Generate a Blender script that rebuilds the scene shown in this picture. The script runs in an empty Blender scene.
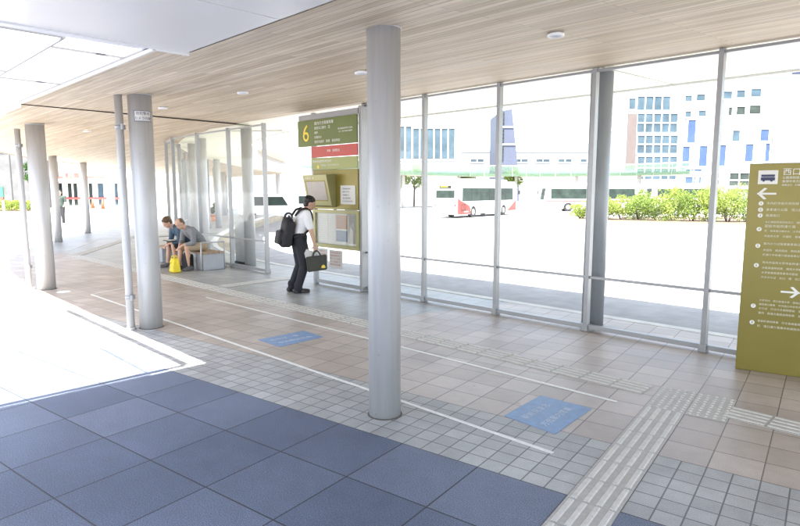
import bpy, bmesh, math, random
from mathutils import Vector, Matrix
random.seed(7)
S = bpy.context.scene
COL = S.collection
# ------------------------------------------------------------------ frames
D = Vector((0.7105, -0.7037, 0)); N = Vector((0.7037, 0.7105, 0))   # along the glass wall / outwards through it
A = math.atan2(D.y, D.x)
EA = math.asin(0.148)                                              # the paving grid is turned against the wall
def P(u, s, z=0): return D*u + N*s + Vector((0, 0, z))
def e2us(a, b): return (0.989*a - 0.148*b, 0.148*a + 0.989*b)
def us2e(u, s): return (0.989*u + 0.148*s, -0.148*u + 0.989*s)

# ------------------------------------------------------------------ materials
M = {}
def nodes(name):
    m = bpy.data.materials.new(name); m.use_nodes = True
    nt = m.node_tree; nt.nodes.clear()
    out = nt.nodes.new('ShaderNodeOutputMaterial')
    return m, nt, out
def lk(nt, a, b): nt.links.new(a, b)
def mat(name, col, rough=.5, metal=0, var=.12, scale=6, bump=0, spec=.5, dirt=0):
    m, nt, out = nodes(name)
    b = nt.nodes.new('ShaderNodeBsdfPrincipled')
    b.inputs['Roughness'].default_value = rough; b.inputs['Metallic'].default_value = metal
    b.inputs['Specular IOR Level'].default_value = spec
    tc = nt.nodes.new('ShaderNodeTexCoord')
    nz = nt.nodes.new('ShaderNodeTexNoise'); nz.inputs['Scale'].default_value = scale; nz.inputs['Detail'].default_value = 6
    lk(nt, tc.outputs['Object'], nz.inputs['Vector'])
    mr = nt.nodes.new('ShaderNodeMapRange')
    mr.inputs['From Min'].default_value = .25; mr.inputs['From Max'].default_value = .75
    mr.inputs['To Min'].default_value = 1-var; mr.inputs['To Max'].default_value = 1+var
    lk(nt, nz.outputs['Fac'], mr.inputs['Value'])
    mx = nt.nodes.new('ShaderNodeVectorMath'); mx.operation = 'SCALE'
    mx.inputs[0].default_value = col[:3]; lk(nt, mr.outputs['Result'], mx.inputs['Scale'])
    lk(nt, mx.outputs['Vector'], b.inputs['Base Color'])
    r2 = nt.nodes.new('ShaderNodeMapRange'); r2.inputs['To Min'].default_value = max(0, rough-.08); r2.inputs['To Max'].default_value = min(1, rough+.08)
    lk(nt, nz.outputs['Fac'], r2.inputs['Value']); lk(nt, r2.outputs['Result'], b.inputs['Roughness'])
    if bump:
        bp = nt.nodes.new('ShaderNodeBump'); bp.inputs['Strength'].default_value = bump; bp.inputs['Distance'].default_value = .01
        lk(nt, nz.outputs['Fac'], bp.inputs['Height']); lk(nt, bp.outputs['Normal'], b.inputs['Normal'])
    lk(nt, b.outputs['BSDF'], out.inputs['Surface'])
    M[name] = m; return m
def tilemat(name, c1, c2, w, h, ox, oy, mortar=(.05, .05, .055), msize=.006, rough=.45, stain=.18, speck=.25, spec=.5, offset=0.0):
    m, nt, out = nodes(name)
    b = nt.nodes.new('ShaderNodeBsdfPrincipled'); b.inputs['Specular IOR Level'].default_value = spec
    tc = nt.nodes.new('ShaderNodeTexCoord')
    mp = nt.nodes.new('ShaderNodeMapping'); mp.inputs['Location'].default_value = (ox, oy, 0)
    lk(nt, tc.outputs['Object'], mp.inputs['Vector'])
    br = nt.nodes.new('ShaderNodeTexBrick'); br.offset = offset; br.squash = 1
    br.inputs['Scale'].default_value = 1; br.inputs['Brick Width'].default_value = w; br.inputs['Row Height'].default_value = h
    br.inputs['Mortar Size'].default_value = msize; br.inputs['Mortar Smooth'].default_value = .3; br.inputs['Bias'].default_value = 0
    br.inputs['Color1'].default_value = (*c1, 1); br.inputs['Color2'].default_value = (*c2, 1); br.inputs['Mortar'].default_value = (*mortar, 1)
    lk(nt, mp.outputs['Vector'], br.inputs['Vector'])
    n1 = nt.nodes.new('ShaderNodeTexNoise'); n1.inputs['Scale'].default_value = 160; n1.inputs['Detail'].default_value = 3   # granite speckle
    n2 = nt.nodes.new('ShaderNodeTexNoise'); n2.inputs['Scale'].default_value = 1.1; n2.inputs['Detail'].default_value = 7    # worn patches
    n3 = nt.nodes.new('ShaderNodeTexNoise'); n3.inputs['Scale'].default_value = 9; n3.inputs['Detail'].default_value = 8
    for n in (n1, n2, n3): lk(nt, tc.outputs['Object'], n.inputs['Vector'])
    def rng(n, k):
        r = nt.nodes.new('ShaderNodeMapRange'); r.inputs['From Min'].default_value = .3; r.inputs['From Max'].default_value = .7
        r.inputs['To Min'].default_value = 1-k; r.inputs['To Max'].default_value = 1+k
        lk(nt, n.outputs['Fac'], r.inputs['Value']); return r.outputs['Result']
    m1 = nt.nodes.new('ShaderNodeMath'); m1.operation = 'MULTIPLY'; lk(nt, rng(n1, speck), m1.inputs[0]); lk(nt, rng(n2, stain), m1.inputs[1])
    m2 = nt.nodes.new('ShaderNodeMath'); m2.operation = 'MULTIPLY'; lk(nt, m1.outputs[0], m2.inputs[0]); lk(nt, rng(n3, stain*.6), m2.inputs[1])
    vo = nt.nodes.new('ShaderNodeTexVoronoi'); vo.inputs['Scale'].default_value = 1.7; lk(nt, tc.outputs['Object'], vo.inputs['Vector'])
    vr = nt.nodes.new('ShaderNodeMapRange'); vr.inputs['From Min'].default_value = .022; vr.inputs['From Max'].default_value = .034; vr.inputs['To Min'].default_value = .62; vr.inputs['To Max'].default_value = 1; lk(nt, vo.outputs['Distance'], vr.inputs['Value'])
    m4 = nt.nodes.new('ShaderNodeMath'); m4.operation = 'MULTIPLY'; lk(nt, m2.outputs[0], m4.inputs[0]); lk(nt, vr.outputs['Result'], m4.inputs[1]); m2 = m4
    sc = nt.nodes.new('ShaderNodeVectorMath'); sc.operation = 'SCALE'
    lk(nt, br.outputs['Color'], sc.inputs[0]); lk(nt, m2.outputs[0], sc.inputs['Scale'])
    lk(nt, sc.outputs['Vector'], b.inputs['Base Color'])
    rr = nt.nodes.new('ShaderNodeMapRange'); rr.inputs['To Min'].default_value = rough-.1; rr.inputs['To Max'].default_value = rough+.15
    lk(nt, n3.outputs['Fac'], rr.inputs['Value']); lk(nt, rr.outputs['Result'], b.inputs['Roughness'])
    iv = nt.nodes.new('ShaderNodeMath'); iv.operation = 'SUBTRACT'; iv.inputs[0].default_value = 1; lk(nt, br.outputs['Fac'], iv.inputs[1])
    bp = nt.nodes.new('ShaderNodeBump'); bp.inputs['Strength'].default_value = .5; bp.inputs['Distance'].default_value = .004
    lk(nt, iv.outputs[0], bp.inputs['Height']); lk(nt, bp.outputs['Normal'], b.inputs['Normal'])
    lk(nt, b.outputs['BSDF'], out.inputs['Surface'])
    M[name] = m; return m
def woodmat(name):
    m, nt, out = nodes(name)
    b = nt.nodes.new('ShaderNodeBsdfPrincipled'); b.inputs['Roughness'].default_value = .6
    tc = nt.nodes.new('ShaderNodeTexCoord')
    br = nt.nodes.new('ShaderNodeTexBrick'); br.offset = .37
    br.inputs['Scale'].default_value = 1; br.inputs['Brick Width'].default_value = 1.9; br.inputs['Row Height'].default_value = .075
    br.inputs['Mortar Size'].default_value = .0022; br.inputs['Mortar Smooth'].default_value = .2; br.inputs['Bias'].default_value = 0
    br.inputs['Color1'].default_value = (.55, .44, .31, 1); br.inputs['Color2'].default_value = (.75, .64, .495, 1); br.inputs['Mortar'].default_value = (.17, .13, .10, 1)
    lk(nt, tc.outputs['Object'], br.inputs['Vector'])
    mp = nt.nodes.new('ShaderNodeMapping'); mp.inputs['Scale'].default_value = (.9, 26, 1); lk(nt, tc.outputs['Object'], mp.inputs['Vector'])
    n1 = nt.nodes.new('ShaderNodeTexNoise'); n1.inputs['Scale'].default_value = 1.6; n1.inputs['Detail'].default_value = 8; n1.inputs['Roughness'].default_value = .7
    lk(nt, mp.outputs['Vector'], n1.inputs['Vector'])
    cr = nt.nodes.new('ShaderNodeValToRGB'); cr.color_ramp.elements[0].position = .3; cr.color_ramp.elements[0].color = (.62, .60, .59, 1)
    cr.color_ramp.elements[1].position = .78; cr.color_ramp.elements[1].color = (1.24, 1.24, 1.23, 1)
    lk(nt, n1.outputs['Fac'], cr.inputs['Fac'])
    mx = nt.nodes.new('ShaderNodeMix'); mx.data_type = 'RGBA'; mx.blend_type = 'MULTIPLY'; mx.inputs['Factor'].default_value = 1
    lk(nt, br.outputs['Color'], mx.inputs['A']); lk(nt, cr.outputs['Color'], mx.inputs['B'])
    # pale bleached streaks along some planks
    mp2 = nt.nodes.new('ShaderNodeMapping'); mp2.inputs['Scale'].default_value = (.55, 12.5, 1); lk(nt, tc.outputs['Object'], mp2.inputs['Vector'])
    n2 = nt.nodes.new('ShaderNodeTexNoise'); n2.inputs['Scale'].default_value = 1.2; n2.inputs['Detail'].default_value = 3; lk(nt, mp2.outputs['Vector'], n2.inputs['Vector'])
    r2 = nt.nodes.new('ShaderNodeMapRange'); r2.inputs['From Min'].default_value = .58; r2.inputs['From Max'].default_value = .74; r2.inputs['To Max'].default_value = .55
    lk(nt, n2.outputs['Fac'], r2.inputs['Value'])
    m3 = nt.nodes.new('ShaderNodeMix'); m3.data_type = 'RGBA'; m3.inputs['B'].default_value = (.60, .56, .52, 1)
    lk(nt, r2.outputs['Result'], m3.inputs['Factor']); lk(nt, mx.outputs['Result'], m3.inputs['A'])
    lk(nt, m3.outputs['Result'], b.inputs['Base Color'])
    lk(nt, b.outputs['BSDF'], out.inputs['Surface']); M[name] = m
def glassmat(name, tint=(.93, .96, .95), refl=.5, frost=0.0, frostcol=(.9, .93, .93)):
    m, nt, out = nodes(name)
    t = nt.nodes.new('ShaderNodeBsdfTransparent'); t.inputs['Color'].default_value = (*tint, 1)
    g = nt.nodes.new('ShaderNodeBsdfGlossy'); g.inputs['Roughness'].default_value = .02; g.inputs['Color'].default_value = (.95, .97, 1, 1)
    lw = nt.nodes.new('ShaderNodeFresnel'); lw.inputs['IOR'].default_value = 1.45
    ml = nt.nodes.new('ShaderNodeMath'); ml.operation = 'MULTIPLY'; ml.inputs[1].default_value = refl; lk(nt, lw.outputs['Fac'], ml.inputs[0])
    x = nt.nodes.new('ShaderNodeMixShader'); lk(nt, ml.outputs[0], x.inputs['Fac']); lk(nt, t.outputs[0], x.inputs[1]); lk(nt, g.outputs[0], x.inputs[2])
    last = x
    if frost:
        d = nt.nodes.new('ShaderNodeBsdfTranslucent'); d.inputs['Color'].default_value = (*frostcol, 1)
        x2 = nt.nodes.new('ShaderNodeMixShader'); x2.inputs['Fac'].default_value = frost
        lk(nt, x.outputs[0], x2.inputs[1]); lk(nt, d.outputs[0], x2.inputs[2]); last = x2
    lk(nt, last.outputs[0], out.inputs['Surface']); M[name] = m
def leafmat(name, c, trans=.35):
    m, nt, out = nodes(name)
    oi = nt.nodes.new('ShaderNodeNewGeometry')
    hs = nt.nodes.new('ShaderNodeHueSaturation'); hs.inputs['Color'].default_value = (*c, 1)
    r = nt.nodes.new('ShaderNodeMapRange'); r.inputs['To Min'].default_value = .6; r.inputs['To Max'].default_value = 1.5
    lk(nt, oi.outputs['Random Per Island'], r.inputs['Value']); lk(nt, r.outputs['Result'], hs.inputs['Value'])
    d = nt.nodes.new('ShaderNodeBsdfDiffuse'); t = nt.nodes.new('ShaderNodeBsdfTranslucent')
    lk(nt, hs.outputs['Color'], d.inputs['Color']); lk(nt, hs.outputs['Color'], t.inputs['Color'])
    x = nt.nodes.new('ShaderNodeMixShader'); x.inputs['Fac'].default_value = trans
    lk(nt, d.outputs[0], x.inputs[1]); lk(nt, t.outputs[0], x.inputs[2]); lk(nt, x.outputs[0], out.inputs['Surface']); M[name] = m

tilemat('blue_tile', (.102, .124, .182), (.152, .178, .246), .6, .6, 1.12, -.2, (.04, .043, .05), .0055, .6, .14, .55, .3)
tilemat('small_tile', (.31, .315, .32), (.40, .405, .41), .15, .145, .82, -.01, (.12, .12, .12), .005, .5, .16, .25)
tilemat('brown_tile', (.352, .302, .268), (.452, .396, .36), .3, .3, .82, .13, (.15, .12, .105), .005, .42, .14, .2)
tilemat('grey_tile', (.30, .31, .305), (.365, .37, .365), .3, .3, .82, .13, (.13, .13, .125), .005, .4, .14, .2)
tilemat('plaza_tile', (.33, .32, .31), (.40, .39, .38), .6, .6, 0, 0, (.2, .2, .2), .008, .6)
tilemat('grey_brick', (.085, .085, .095), (.11, .11, .12), .9, .45, 0, 0, (.12, .12, .12), .02, .6, offset=.5)
woodmat('wood')
def paintmat(name, col):
    m, nt, out = nodes(name); b = nt.nodes.new('ShaderNodeBsdfPrincipled'); b.inputs['Roughness'].default_value = .36; b.inputs['Metallic'].default_value = .1
    tc = nt.nodes.new('ShaderNodeTexCoord'); mp = nt.nodes.new('ShaderNodeMapping'); mp.inputs['Scale'].default_value = (14, 14, .8); lk(nt, tc.outputs['Object'], mp.inputs['Vector'])
    n1 = nt.nodes.new('ShaderNodeTexNoise'); n1.inputs['Scale'].default_value = 1.5; n1.inputs['Detail'].default_value = 7; lk(nt, mp.outputs['Vector'], n1.inputs['Vector'])
    n2 = nt.nodes.new('ShaderNodeTexNoise'); n2.inputs['Scale'].default_value = 22; n2.inputs['Detail'].default_value = 5; lk(nt, tc.outputs['Object'], n2.inputs['Vector'])
    r1 = nt.nodes.new('ShaderNodeMapRange'); r1.inputs['From Min'].default_value = .35; r1.inputs['From Max'].default_value = .75; r1.inputs['To Min'].default_value = 1.03; r1.inputs['To Max'].default_value = .88; lk(nt, n1.outputs['Fac'], r1.inputs['Value'])
    r2 = nt.nodes.new('ShaderNodeMapRange'); r2.inputs['From Min'].default_value = .68; r2.inputs['From Max'].default_value = .74; r2.inputs['To Min'].default_value = 1; r2.inputs['To Max'].default_value = .78; lk(nt, n2.outputs['Fac'], r2.inputs['Value'])
    mm = nt.nodes.new('ShaderNodeMath'); mm.operation = 'MULTIPLY'; lk(nt, r1.outputs['Result'], mm.inputs[0]); lk(nt, r2.outputs['Result'], mm.inputs[1])
    sc = nt.nodes.new('ShaderNodeVectorMath'); sc.operation = 'SCALE'; sc.inputs[0].default_value = col; lk(nt, mm.outputs[0], sc.inputs['Scale'])
    lk(nt, sc.outputs['Vector'], b.inputs['Base Color']); lk(nt, b.outputs['BSDF'], out.inputs['Surface']); M[name] = m
paintmat('column_paint', (.47, .47, .475))
paintmat('shaded_column_paint', (.30, .32, .355))  # column paint darkened and blued: shade outside the glass put into the colour
glassmat('glass', (.975, .985, .98), .05)
glassmat('canopy_glass', (.80, .90, .85), .5, .32, (.33, .43, .37))
glassmat('roof_glass', (.975, .98, .98), .4, .05, (.95, .96, .97))
mat('white_inlay', (.72, .72, .70), .5, 0, .12, 20)
mat('dirt', (.09, .08, .07), .9, 0, .4, 30)
mat('tactile_bar', (.55, .54, .51), .55, 0, .12, 30)
mat('tactile', (.415, .405, .38), .55, 0, .12, 30)

mat('frame_metal', (.33, .335, .345), .4, .4, .06, 5)
mat('white_metal', (.78, .78, .78), .38, 0, .03, 1.5)
mat('soffit_metal', (.82, .81, .79), .30, .25, .03, 1.2)
mat('outer_soffit', (.86, .85, .70), .45, 0, .03, 1.5)
mat('dark_gap', (.05, .05, .05), .8)
mat('seal_grey', (.16, .16, .165), .7)
mat('fascia', (.72, .72, .72), .4, .1, .04, 3)
mat('asphalt', (.29, .285, .28), .85, 0, .18, 3, .3)
mat('kerb_stone', (.60, .59, .56), .8, 0, .15, 4)
mat('kerb_tan', (.40, .34, .25), .85, 0, .2, 3)
mat('road_paint', (.75, .75, .73), .7)
mat('olive', (.215, .178, .036), .33, .25, .05, 3)
mat('olive_green', (.135, .17, .05), .4, .1, .06, 3)
mat('olive_pale', (.30, .33, .12), .4, .05, .06, 3)
mat('olive_frame', (.33, .32, .15), .4, .2, .06, 3)
mat('coral_red', (.50, .085, .075), .45, 0, .05, 3)
mat('totem_ink', (.72, .70, .58), .6, 0, .03)
mat('white_ink', (.80, .80, .76), .6, 0, .03)
mat('navy_ink', (.04, .05, .12), .6, 0, .05)
mat('yellow_ink', (.82, .62, .07), .5, 0, .03)
mat('paper', (.62, .62, .60), .7, 0, .04)
mat('paper_orange', (.40, .22, .13), .7, 0, .08)
mat('paper_blue', (.18, .235, .33), .7, 0, .08)
mat('paper_pink', (.72, .36, .34), .7, 0, .1)
mat('screen', (.36, .335, .31), .25, 0, .05, 4)
mat('sticker_blue', (.17, .275, .46), .5, 0, .2, 14)
mat('sticker_ink', (.55, .62, .73), .6, 0, .25, 30)
mat('black_cloth', (.018, .018, .022), .75, 0, .25, 40, .3)
mat('black_leather', (.02, .02, .02), .35, 0, .2, 30)
mat('dark_trouser', (.014, .015, .022), .8, 0, .25, 30, .3)
mat('white_cloth', (.78, .80, .83), .8, 0, .05, 20, .25)
mat('tote_cloth', (.05, .05, .04), .7, 0, .2, 30)
mat('grey_cloth', (.20, .21, .225), .85, 0, .15, 30, .3)
mat('khaki', (.40, .31, .21), .85, 0, .12, 30, .3)
mat('navy_cloth', (.05, .09, .14), .8, 0, .15, 30, .3)
mat('green_cloth', (.035, .055, .045), .85, 0, .1, 20)
mat('skin', (.55, .34, .25), .5, 0, .06, 15)
mat('hair_black', (.012, .011, .011), .5, 0, .3, 60, .6)
mat('hair_brown', (.11, .065, .035), .6, 0, .3, 60, .6)
mat('yellow_bag', (.78, .60, .02), .5, 0, .1, 12, .3)
mat('shoe_grey', (.12, .12, .13), .6)
mat('bench_grey', (.36, .37, .40), .6, 0, .06, 6)
mat('bench_wood', (.36, .25, .16), .6, 0, .15, 8)
mat('bus_white', (.80, .80, .80), .3, 0, .02)
mat('bus_red', (.33, .022, .015), .3, 0, .03)
mat('bus_darkred', (.07, .006, .006), .4)
mat('bus_glass', (.03, .045, .038), .5, 0, .5, 1.4, 0, .15)
mat('tyre', (.02, .02, .02), .8)
mat('rim', (.5, .5, .5), .4, .6)
mat('orange_lamp', (.75, .25, .03), .4)
mat('red_lamp', (.55, .03, .03), .3)
mat('facade_white', (.31, .318, .335), .6, 0, .03, .3)
mat('facade_cream', (.74, .66, .55), .7, 0, .04, .5)
mat('facade_brown', (.11, .085, .08), .7, 0, .1, 1)
mat('facade_slate', (.075, .085, .13), .6, 0, .1, .4)
mat('window_blue', (.05, .08, .155), .5, 0, .25, .35, 0, .15)
mat('window_sky', (.055, .085, .11), .5, 0, .35, .5, 0, .15)
mat('window_dark', (.035, .045, .04), .5, 0, .5, .5, 0, .15)
mat('cone_red', (.70, .10, .04), .5)
mat('sign_green', (.05, .38, .14), .5)
mat('trunk', (.10, .07, .05), .9)
mat('pot_orange', (.50, .20, .08), .7)
leafmat('leaf_light', (.27, .33, .085)); leafmat('leaf_mid', (.20, .27, .07)); leafmat('leaf_dark', (.05, .10, .03))

# ------------------------------------------------------------------ mesh helpers
class MB:
    def __init__(s): s.bm = bmesh.new(); s.mi = 0
    def face(s, vs, mi=None):
        f = s.bm.faces.new([s.bm.verts.new(v) for v in vs]); f.material_index = s.mi if mi is None else mi; return f
    def box(s, x0, x1, y0, y1, z0, z1, bev=0, mtx=None):
        b = bmesh.new(); bmesh.ops.create_cube(b, size=1)
        bmesh.ops.scale(b, vec=(x1-x0, y1-y0, z1-z0), verts=b.verts)
        if bev: bmesh.ops.bevel(b, geom=b.edges[:], offset=bev, segments=2, affect='EDGES', profile=.5)
        bmesh.ops.translate(b, vec=((x0+x1)/2, (y0+y1)/2, (z0+z1)/2), verts=b.verts)
        if mtx is not None: bmesh.ops.transform(b, matrix=mtx, verts=b.verts)
        return s.add(b)
    def add(s, b):
        me = bpy.data.meshes.new('t'); b.to_mesh(me); b.free()
        n = len(s.bm.faces); s.bm.from_mesh(me); bpy.data.meshes.remove(me)
        s.bm.faces.ensure_lookup_table()
        for f in s.bm.faces[n:]: f.material_index = s.mi
        return s
    def cyl(s, p0, p1, r0, r1=None, seg=16, cap=True):
        r1 = r0 if r1 is None else r1
        p0, p1 = Vector(p0), Vector(p1); d = p1-p0
        b = bmesh.new()
        bmesh.ops.create_cone(b, cap_ends=cap, cap_tris=False, segments=seg, radius1=r0, radius2=r1, depth=d.length)
        bmesh.ops.transform(b, matrix=Matrix.Translation((p0+p1)/2) @ d.to_track_quat('Z', 'Y').to_matrix().to_4x4(), verts=b.verts)
        for f in b.faces: f.smooth = len(f.verts) == 4
        return s.add(b)
    def tube(s, pts, r, seg=8):
        for a, b in zip(pts, pts[1:]): s.cyl(a, b, r, r, seg)
        for q in pts[1:-1]: s.ell(q, (r, r, r), sub=1)
        return s
    def ell(s, c, r, rot=None, sub=2):
        b = bmesh.new(); bmesh.ops.create_icosphere(b, subdivisions=sub, radius=1)
        m = Matrix.Translation(Vector(c)) @ (rot.to_4x4() if rot is not None else Matrix()) @ Matrix.Diagonal((*r, 1))
        bmesh.ops.transform(b, matrix=m, verts=b.verts)
        for f in b.faces: f.smooth = True
        return s.add(b)
    def prism(s, pts, z0, z1):
        n = len(pts)
        a = [s.bm.verts.new((x, y, z0)) for x, y in pts]; b = [s.bm.verts.new((x, y, z1)) for x, y in pts]
        fs = [s.bm.faces.new(a[::-1]), s.bm.faces.new(b)]
        for i in range(n): fs.append(s.bm.faces.new((a[i], a[(i+1) % n], b[(i+1) % n], b[i])))
        for f in fs: f.material_index = s.mi
        return s
    def profile(s, pts, axis, a0, a1):
        """extrude a 2D outline; axis 'x' : pts are (y,z), 'y' : pts are (x,z)"""
        f = (lambda q, a: (a, q[0], q[1])) if axis == 'x' else (lambda q, a: (q[0], a, q[1]))
        n = len(pts); va = [s.bm.verts.new(f(q, a0)) for q in pts]; vb = [s.bm.verts.new(f(q, a1)) for q in pts]
        fs = [s.bm.faces.new(va), s.bm.faces.new(vb[::-1])]
        for i in range(n): fs.append(s.bm.faces.new((va[i], vb[i], vb[(i+1) % n], va[(i+1) % n])))
        for q in fs: q.material_index = s.mi
        return s
    def move(s, v): bmesh.ops.translate(s.bm, vec=v, verts=s.bm.verts); return s
    def xf(s, m): bmesh.ops.transform(s.bm, matrix=m, verts=s.bm.verts); return s
    def build(s, name, mats, parent=None, loc=None, rot=0, recalc=True):
        if recalc: bmesh.ops.recalc_face_normals(s.bm, faces=s.bm.faces)
        me = bpy.data.meshes.new(name); s.bm.to_mesh(me); s.bm.free()
        for m in (mats if isinstance(mats, (list, tuple)) else [mats]): me.materials.append(M[m])
        return link(name, me, parent, loc, rot)
def link(name, me, parent=None, loc=None, rot=0):
    o = bpy.data.objects.new(name, me); COL.objects.link(o)
    if parent is not None: o.parent = parent
    if loc is not None: o.location = loc
    if rot: o.rotation_euler.z = rot
    return o
def tag(o, label=None, cat=None, group=None, kind=None):
    for k, v in (('label', label), ('category', cat), ('group', group), ('kind', kind)):
        if v: o[k] = v
    return o
def thing(name, label, cat, loc, rot=0, group=None):
    o = bpy.data.objects.new(name, None); COL.objects.link(o); o.location = loc; o.rotation_euler.z = rot
    o.empty_display_size = .2
    return tag(o, label, cat, group)
def dup(root, loc=None, rot=None, label=None):
    r = root.copy(); COL.objects.link(r)
    if loc is not None: r.location = loc
    if rot is not None: r.rotation_euler.z = rot
    if label: r['label'] = label
    for ch in list(root.children):
        c = ch.copy(); COL.objects.link(c); c.parent = r
        for g in list(ch.children):
            d = g.copy(); COL.objects.link(d); d.parent = c
    return r
def struct(name, mb, mats, loc=None, rot=0):
    return tag(mb.build(name, mats, None, loc, rot), kind='structure')
def text_mesh(body, size, align='LEFT', ext=.0015):
    c = bpy.data.curves.new('lettering', 'FONT'); c.body = body; c.size = size; c.align_x = align; c.align_y = 'CENTER'; c.extrude = ext; c.resolution_u = 3
    o = bpy.data.objects.new('lettering', c); COL.objects.link(o)
    dg = bpy.context.evaluated_depsgraph_get(); dg.update()
    me = bpy.data.meshes.new_from_object(o.evaluated_get(dg))
    bpy.data.objects.remove(o); bpy.data.curves.remove(c)
    return me
def add_text(mb, body, size, at, align='LEFT', xdir=(1, 0, 0), ydir=(0, 0, 1), bold=0):
    me = text_mesh(body, size, align)
    x, y = Vector(xdir), Vector(ydir); z = x.cross(y)
    m = Matrix((x, y, z)).transposed().to_4x4(); m.translation = Vector(at)
    b = bmesh.new(); b.from_mesh(me); bmesh.ops.transform(b, matrix=m, verts=b.verts); mb.add(b); bpy.data.meshes.remove(me)
GLY = {}
WORDS = ['駅前', '方面', '市役所', '経由', '行き', '病院', '大学', '案内', '時刻表', '市内', '循環', '中央', '公園', '高速', '南口', '北口', 'のりば', '乗車', '降車', '発車', '町', '通り', '団地', '橋']
def glyph(ch):
    if ch not in GLY:
        me = text_mesh(ch, 1.0, 'LEFT', 0); GLY[ch] = ([tuple(v.co) for v in me.vertices], [tuple(p_.vertices) for p_ in me.polygons]); bpy.data.meshes.remove(me)
    return GLY[ch]
def scribble(mb, x0, x1, y, h, rng, at=(0, 0, 0), xdir=(1, 0, 0), ydir=(0, 0, 1), lift=.001, word=True):
    """a line of small Japanese lettering filling x0..x1"""
    X, Y, O = Vector(xdir), Vector(ydir), Vector(at); Z = X.cross(Y)*lift
    n = max(2, int((x1-x0)/(h*1.03))); txt = ''
    while len(txt) < n: txt += rng.choice(WORDS) + (' ' if word and rng.random() < .25 else '')
    for i, ch in enumerate(txt[:n]):
        if ch == ' ': continue
        vs, fs = glyph(ch); bx = x0 + i*h*1.03
        vv_ = [mb.bm.verts.new(O + X*(bx + a*h) + Y*(y + b*h) + Z) for a, b, c in vs]
        for f in fs:
            try: mb.bm.faces.new([vv_[k] for k in f]).material_index = mb.mi
            except ValueError: pass

# ------------------------------------------------------------------ camera and light
cam = bpy.data.cameras.new('camera'); co = bpy.data.objects.new('camera', cam); COL.objects.link(co)
cam.sensor_fit = 'HORIZONTAL'; cam.sensor_width = 36; cam.lens = 36*585/800; cam.clip_end = 3000; cam.clip_start = .05
co.location = (0, 0, 1.78); co.rotation_euler = (math.radians(90-7.113), 0, 0); S.camera = co
sun_dir = Vector((.0245, .3374, -1)).normalized()
sl = bpy.data.lights.new('sun', 'SUN'); sl.energy = 4.8; sl.angle = math.radians(.53); sl.color = (1, .955, .89)
so = bpy.data.objects.new('sun', sl); COL.objects.link(so); so.rotation_euler = sun_dir.to_track_quat('-Z', 'Y').to_euler(); so.location = (0, -20, 60)
w = bpy.data.worlds.new('World'); S.world = w; w.use_nodes = True
nt = w.node_tree; nt.nodes.clear()
sky = nt.nodes.new('ShaderNodeTexSky'); sky.sky_type = 'NISHITA'; sky.sun_disc = False
sky.sun_elevation = math.radians(71.3); sky.sun_rotation = math.radians(184); sky.altitude = 0; sky.air_density = 1.0; sky.dust_density = 1.5; sky.ozone_density = 1
hs = nt.nodes.new('ShaderNodeHueSaturation'); hs.inputs['Saturation'].default_value = .6
bg = nt.nodes.new('ShaderNodeBackground'); bg.inputs['Strength'].default_value = .12
wo = nt.nodes.new('ShaderNodeOutputWorld')
lk(nt, sky.outputs[0], hs.inputs['Color']); lk(nt, hs.outputs[0], bg.inputs['Color']); lk(nt, bg.outputs[0], wo.inputs['Surface'])
S.view_settings.view_transform = 'Standard'; S.view_settings.look = 'None'; S.view_settings.gamma = 1; S.view_settings.use_curve_mapping = False
S.view_settings.exposure = 2.72
S.cycles.transparent_max_bounces = 32; S.cycles.max_bounces = 10; S.cycles.diffuse_bounces = 6; S.cycles.sample_clamp_indirect = 8
S.cycles.caustics_reflective = False; S.cycles.caustics_refractive = False

# ------------------------------------------------------------------ curve the far canopy follows (inner edge, in u/s)
INNER = [(-8.9, 2.05), (-12, 2.08), (-14.5, 2.3), (-17, 2.8), (-19.5, 3.7), (-22, 4.9), (-25, 6.7), (-29, 9.6), (-34, 13.6), (-40, 19.0), (-47, 26.5)]
def offset(d, pts=INNER):
    out = []
    for i, q in enumerate(pts):
        a, b = Vector(pts[max(i-1, 0)]), Vector(pts[min(i+1, len(pts)-1)])
        t = (b-a).normalized(); n = Vector((t.y, -t.x))
        if n.y < 0: n = -n
        out.append((q[0]+n.x*d, q[1]+n.y*d))
    return out

# ------------------------------------------------------------------ ground
mb = MB()                                       # the road falls gently away outside the glass
xs = [-500, -120, -60, -30, -12, 0, 12, 30, 60, 120, 500]; ys = [-60, 0, 6, 12, 20, 30, 40, 55, 90, 160, 900]
def rz(y): return -.13 - .37*min(1, max(0, (y-10)/38))
vv = [[mb.bm.verts.new((x, y, rz(y))) for x in xs] for y in ys]
for j in range(len(ys)-1):
    for i in range(len(xs)-1): mb.bm.faces.new((vv[j][i], vv[j][i+1], vv[j+1][i+1], vv[j+1][i]))
struct('road', mb, 'asphalt')
edge = [(60, 7.75), (-8, 7.75), (-12, 7.8)] + offset(5.75)[2:] + [(-62, 50), (-90, 90)]
def usw(pts): return [tuple(P(u, s)[:2]) for u, s in pts]
mb = MB(); mb.prism(usw(edge + [(-300, 90), (-300, -160), (60, -160)]), -.6, -.012)
struct('plaza', mb, 'plaza_tile')
def strip(pa, pb, z0, z1):
    m = MB()
    for i in range(len(pa)-1):
        q = [pa[i], pa[i+1], pb[i+1], pb[i]]; m.prism(usw(q), z0, z1)
    return m
edge_o = [(u, s+.16) if i < 3 else (u+.09, s+.13) for i, (u, s) in enumerate(edge)]
edge_o2 = [(u, s+.62) if i < 3 else (u+.35, s+.5) for i, (u, s) in enumerate(edge)]
struct('kerb', strip(edge, edge_o, -.6, .004), 'kerb_stone')
struct('gutter', strip(edge_o, edge_o2, -.6, -.10), 'kerb_tan')
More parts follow.
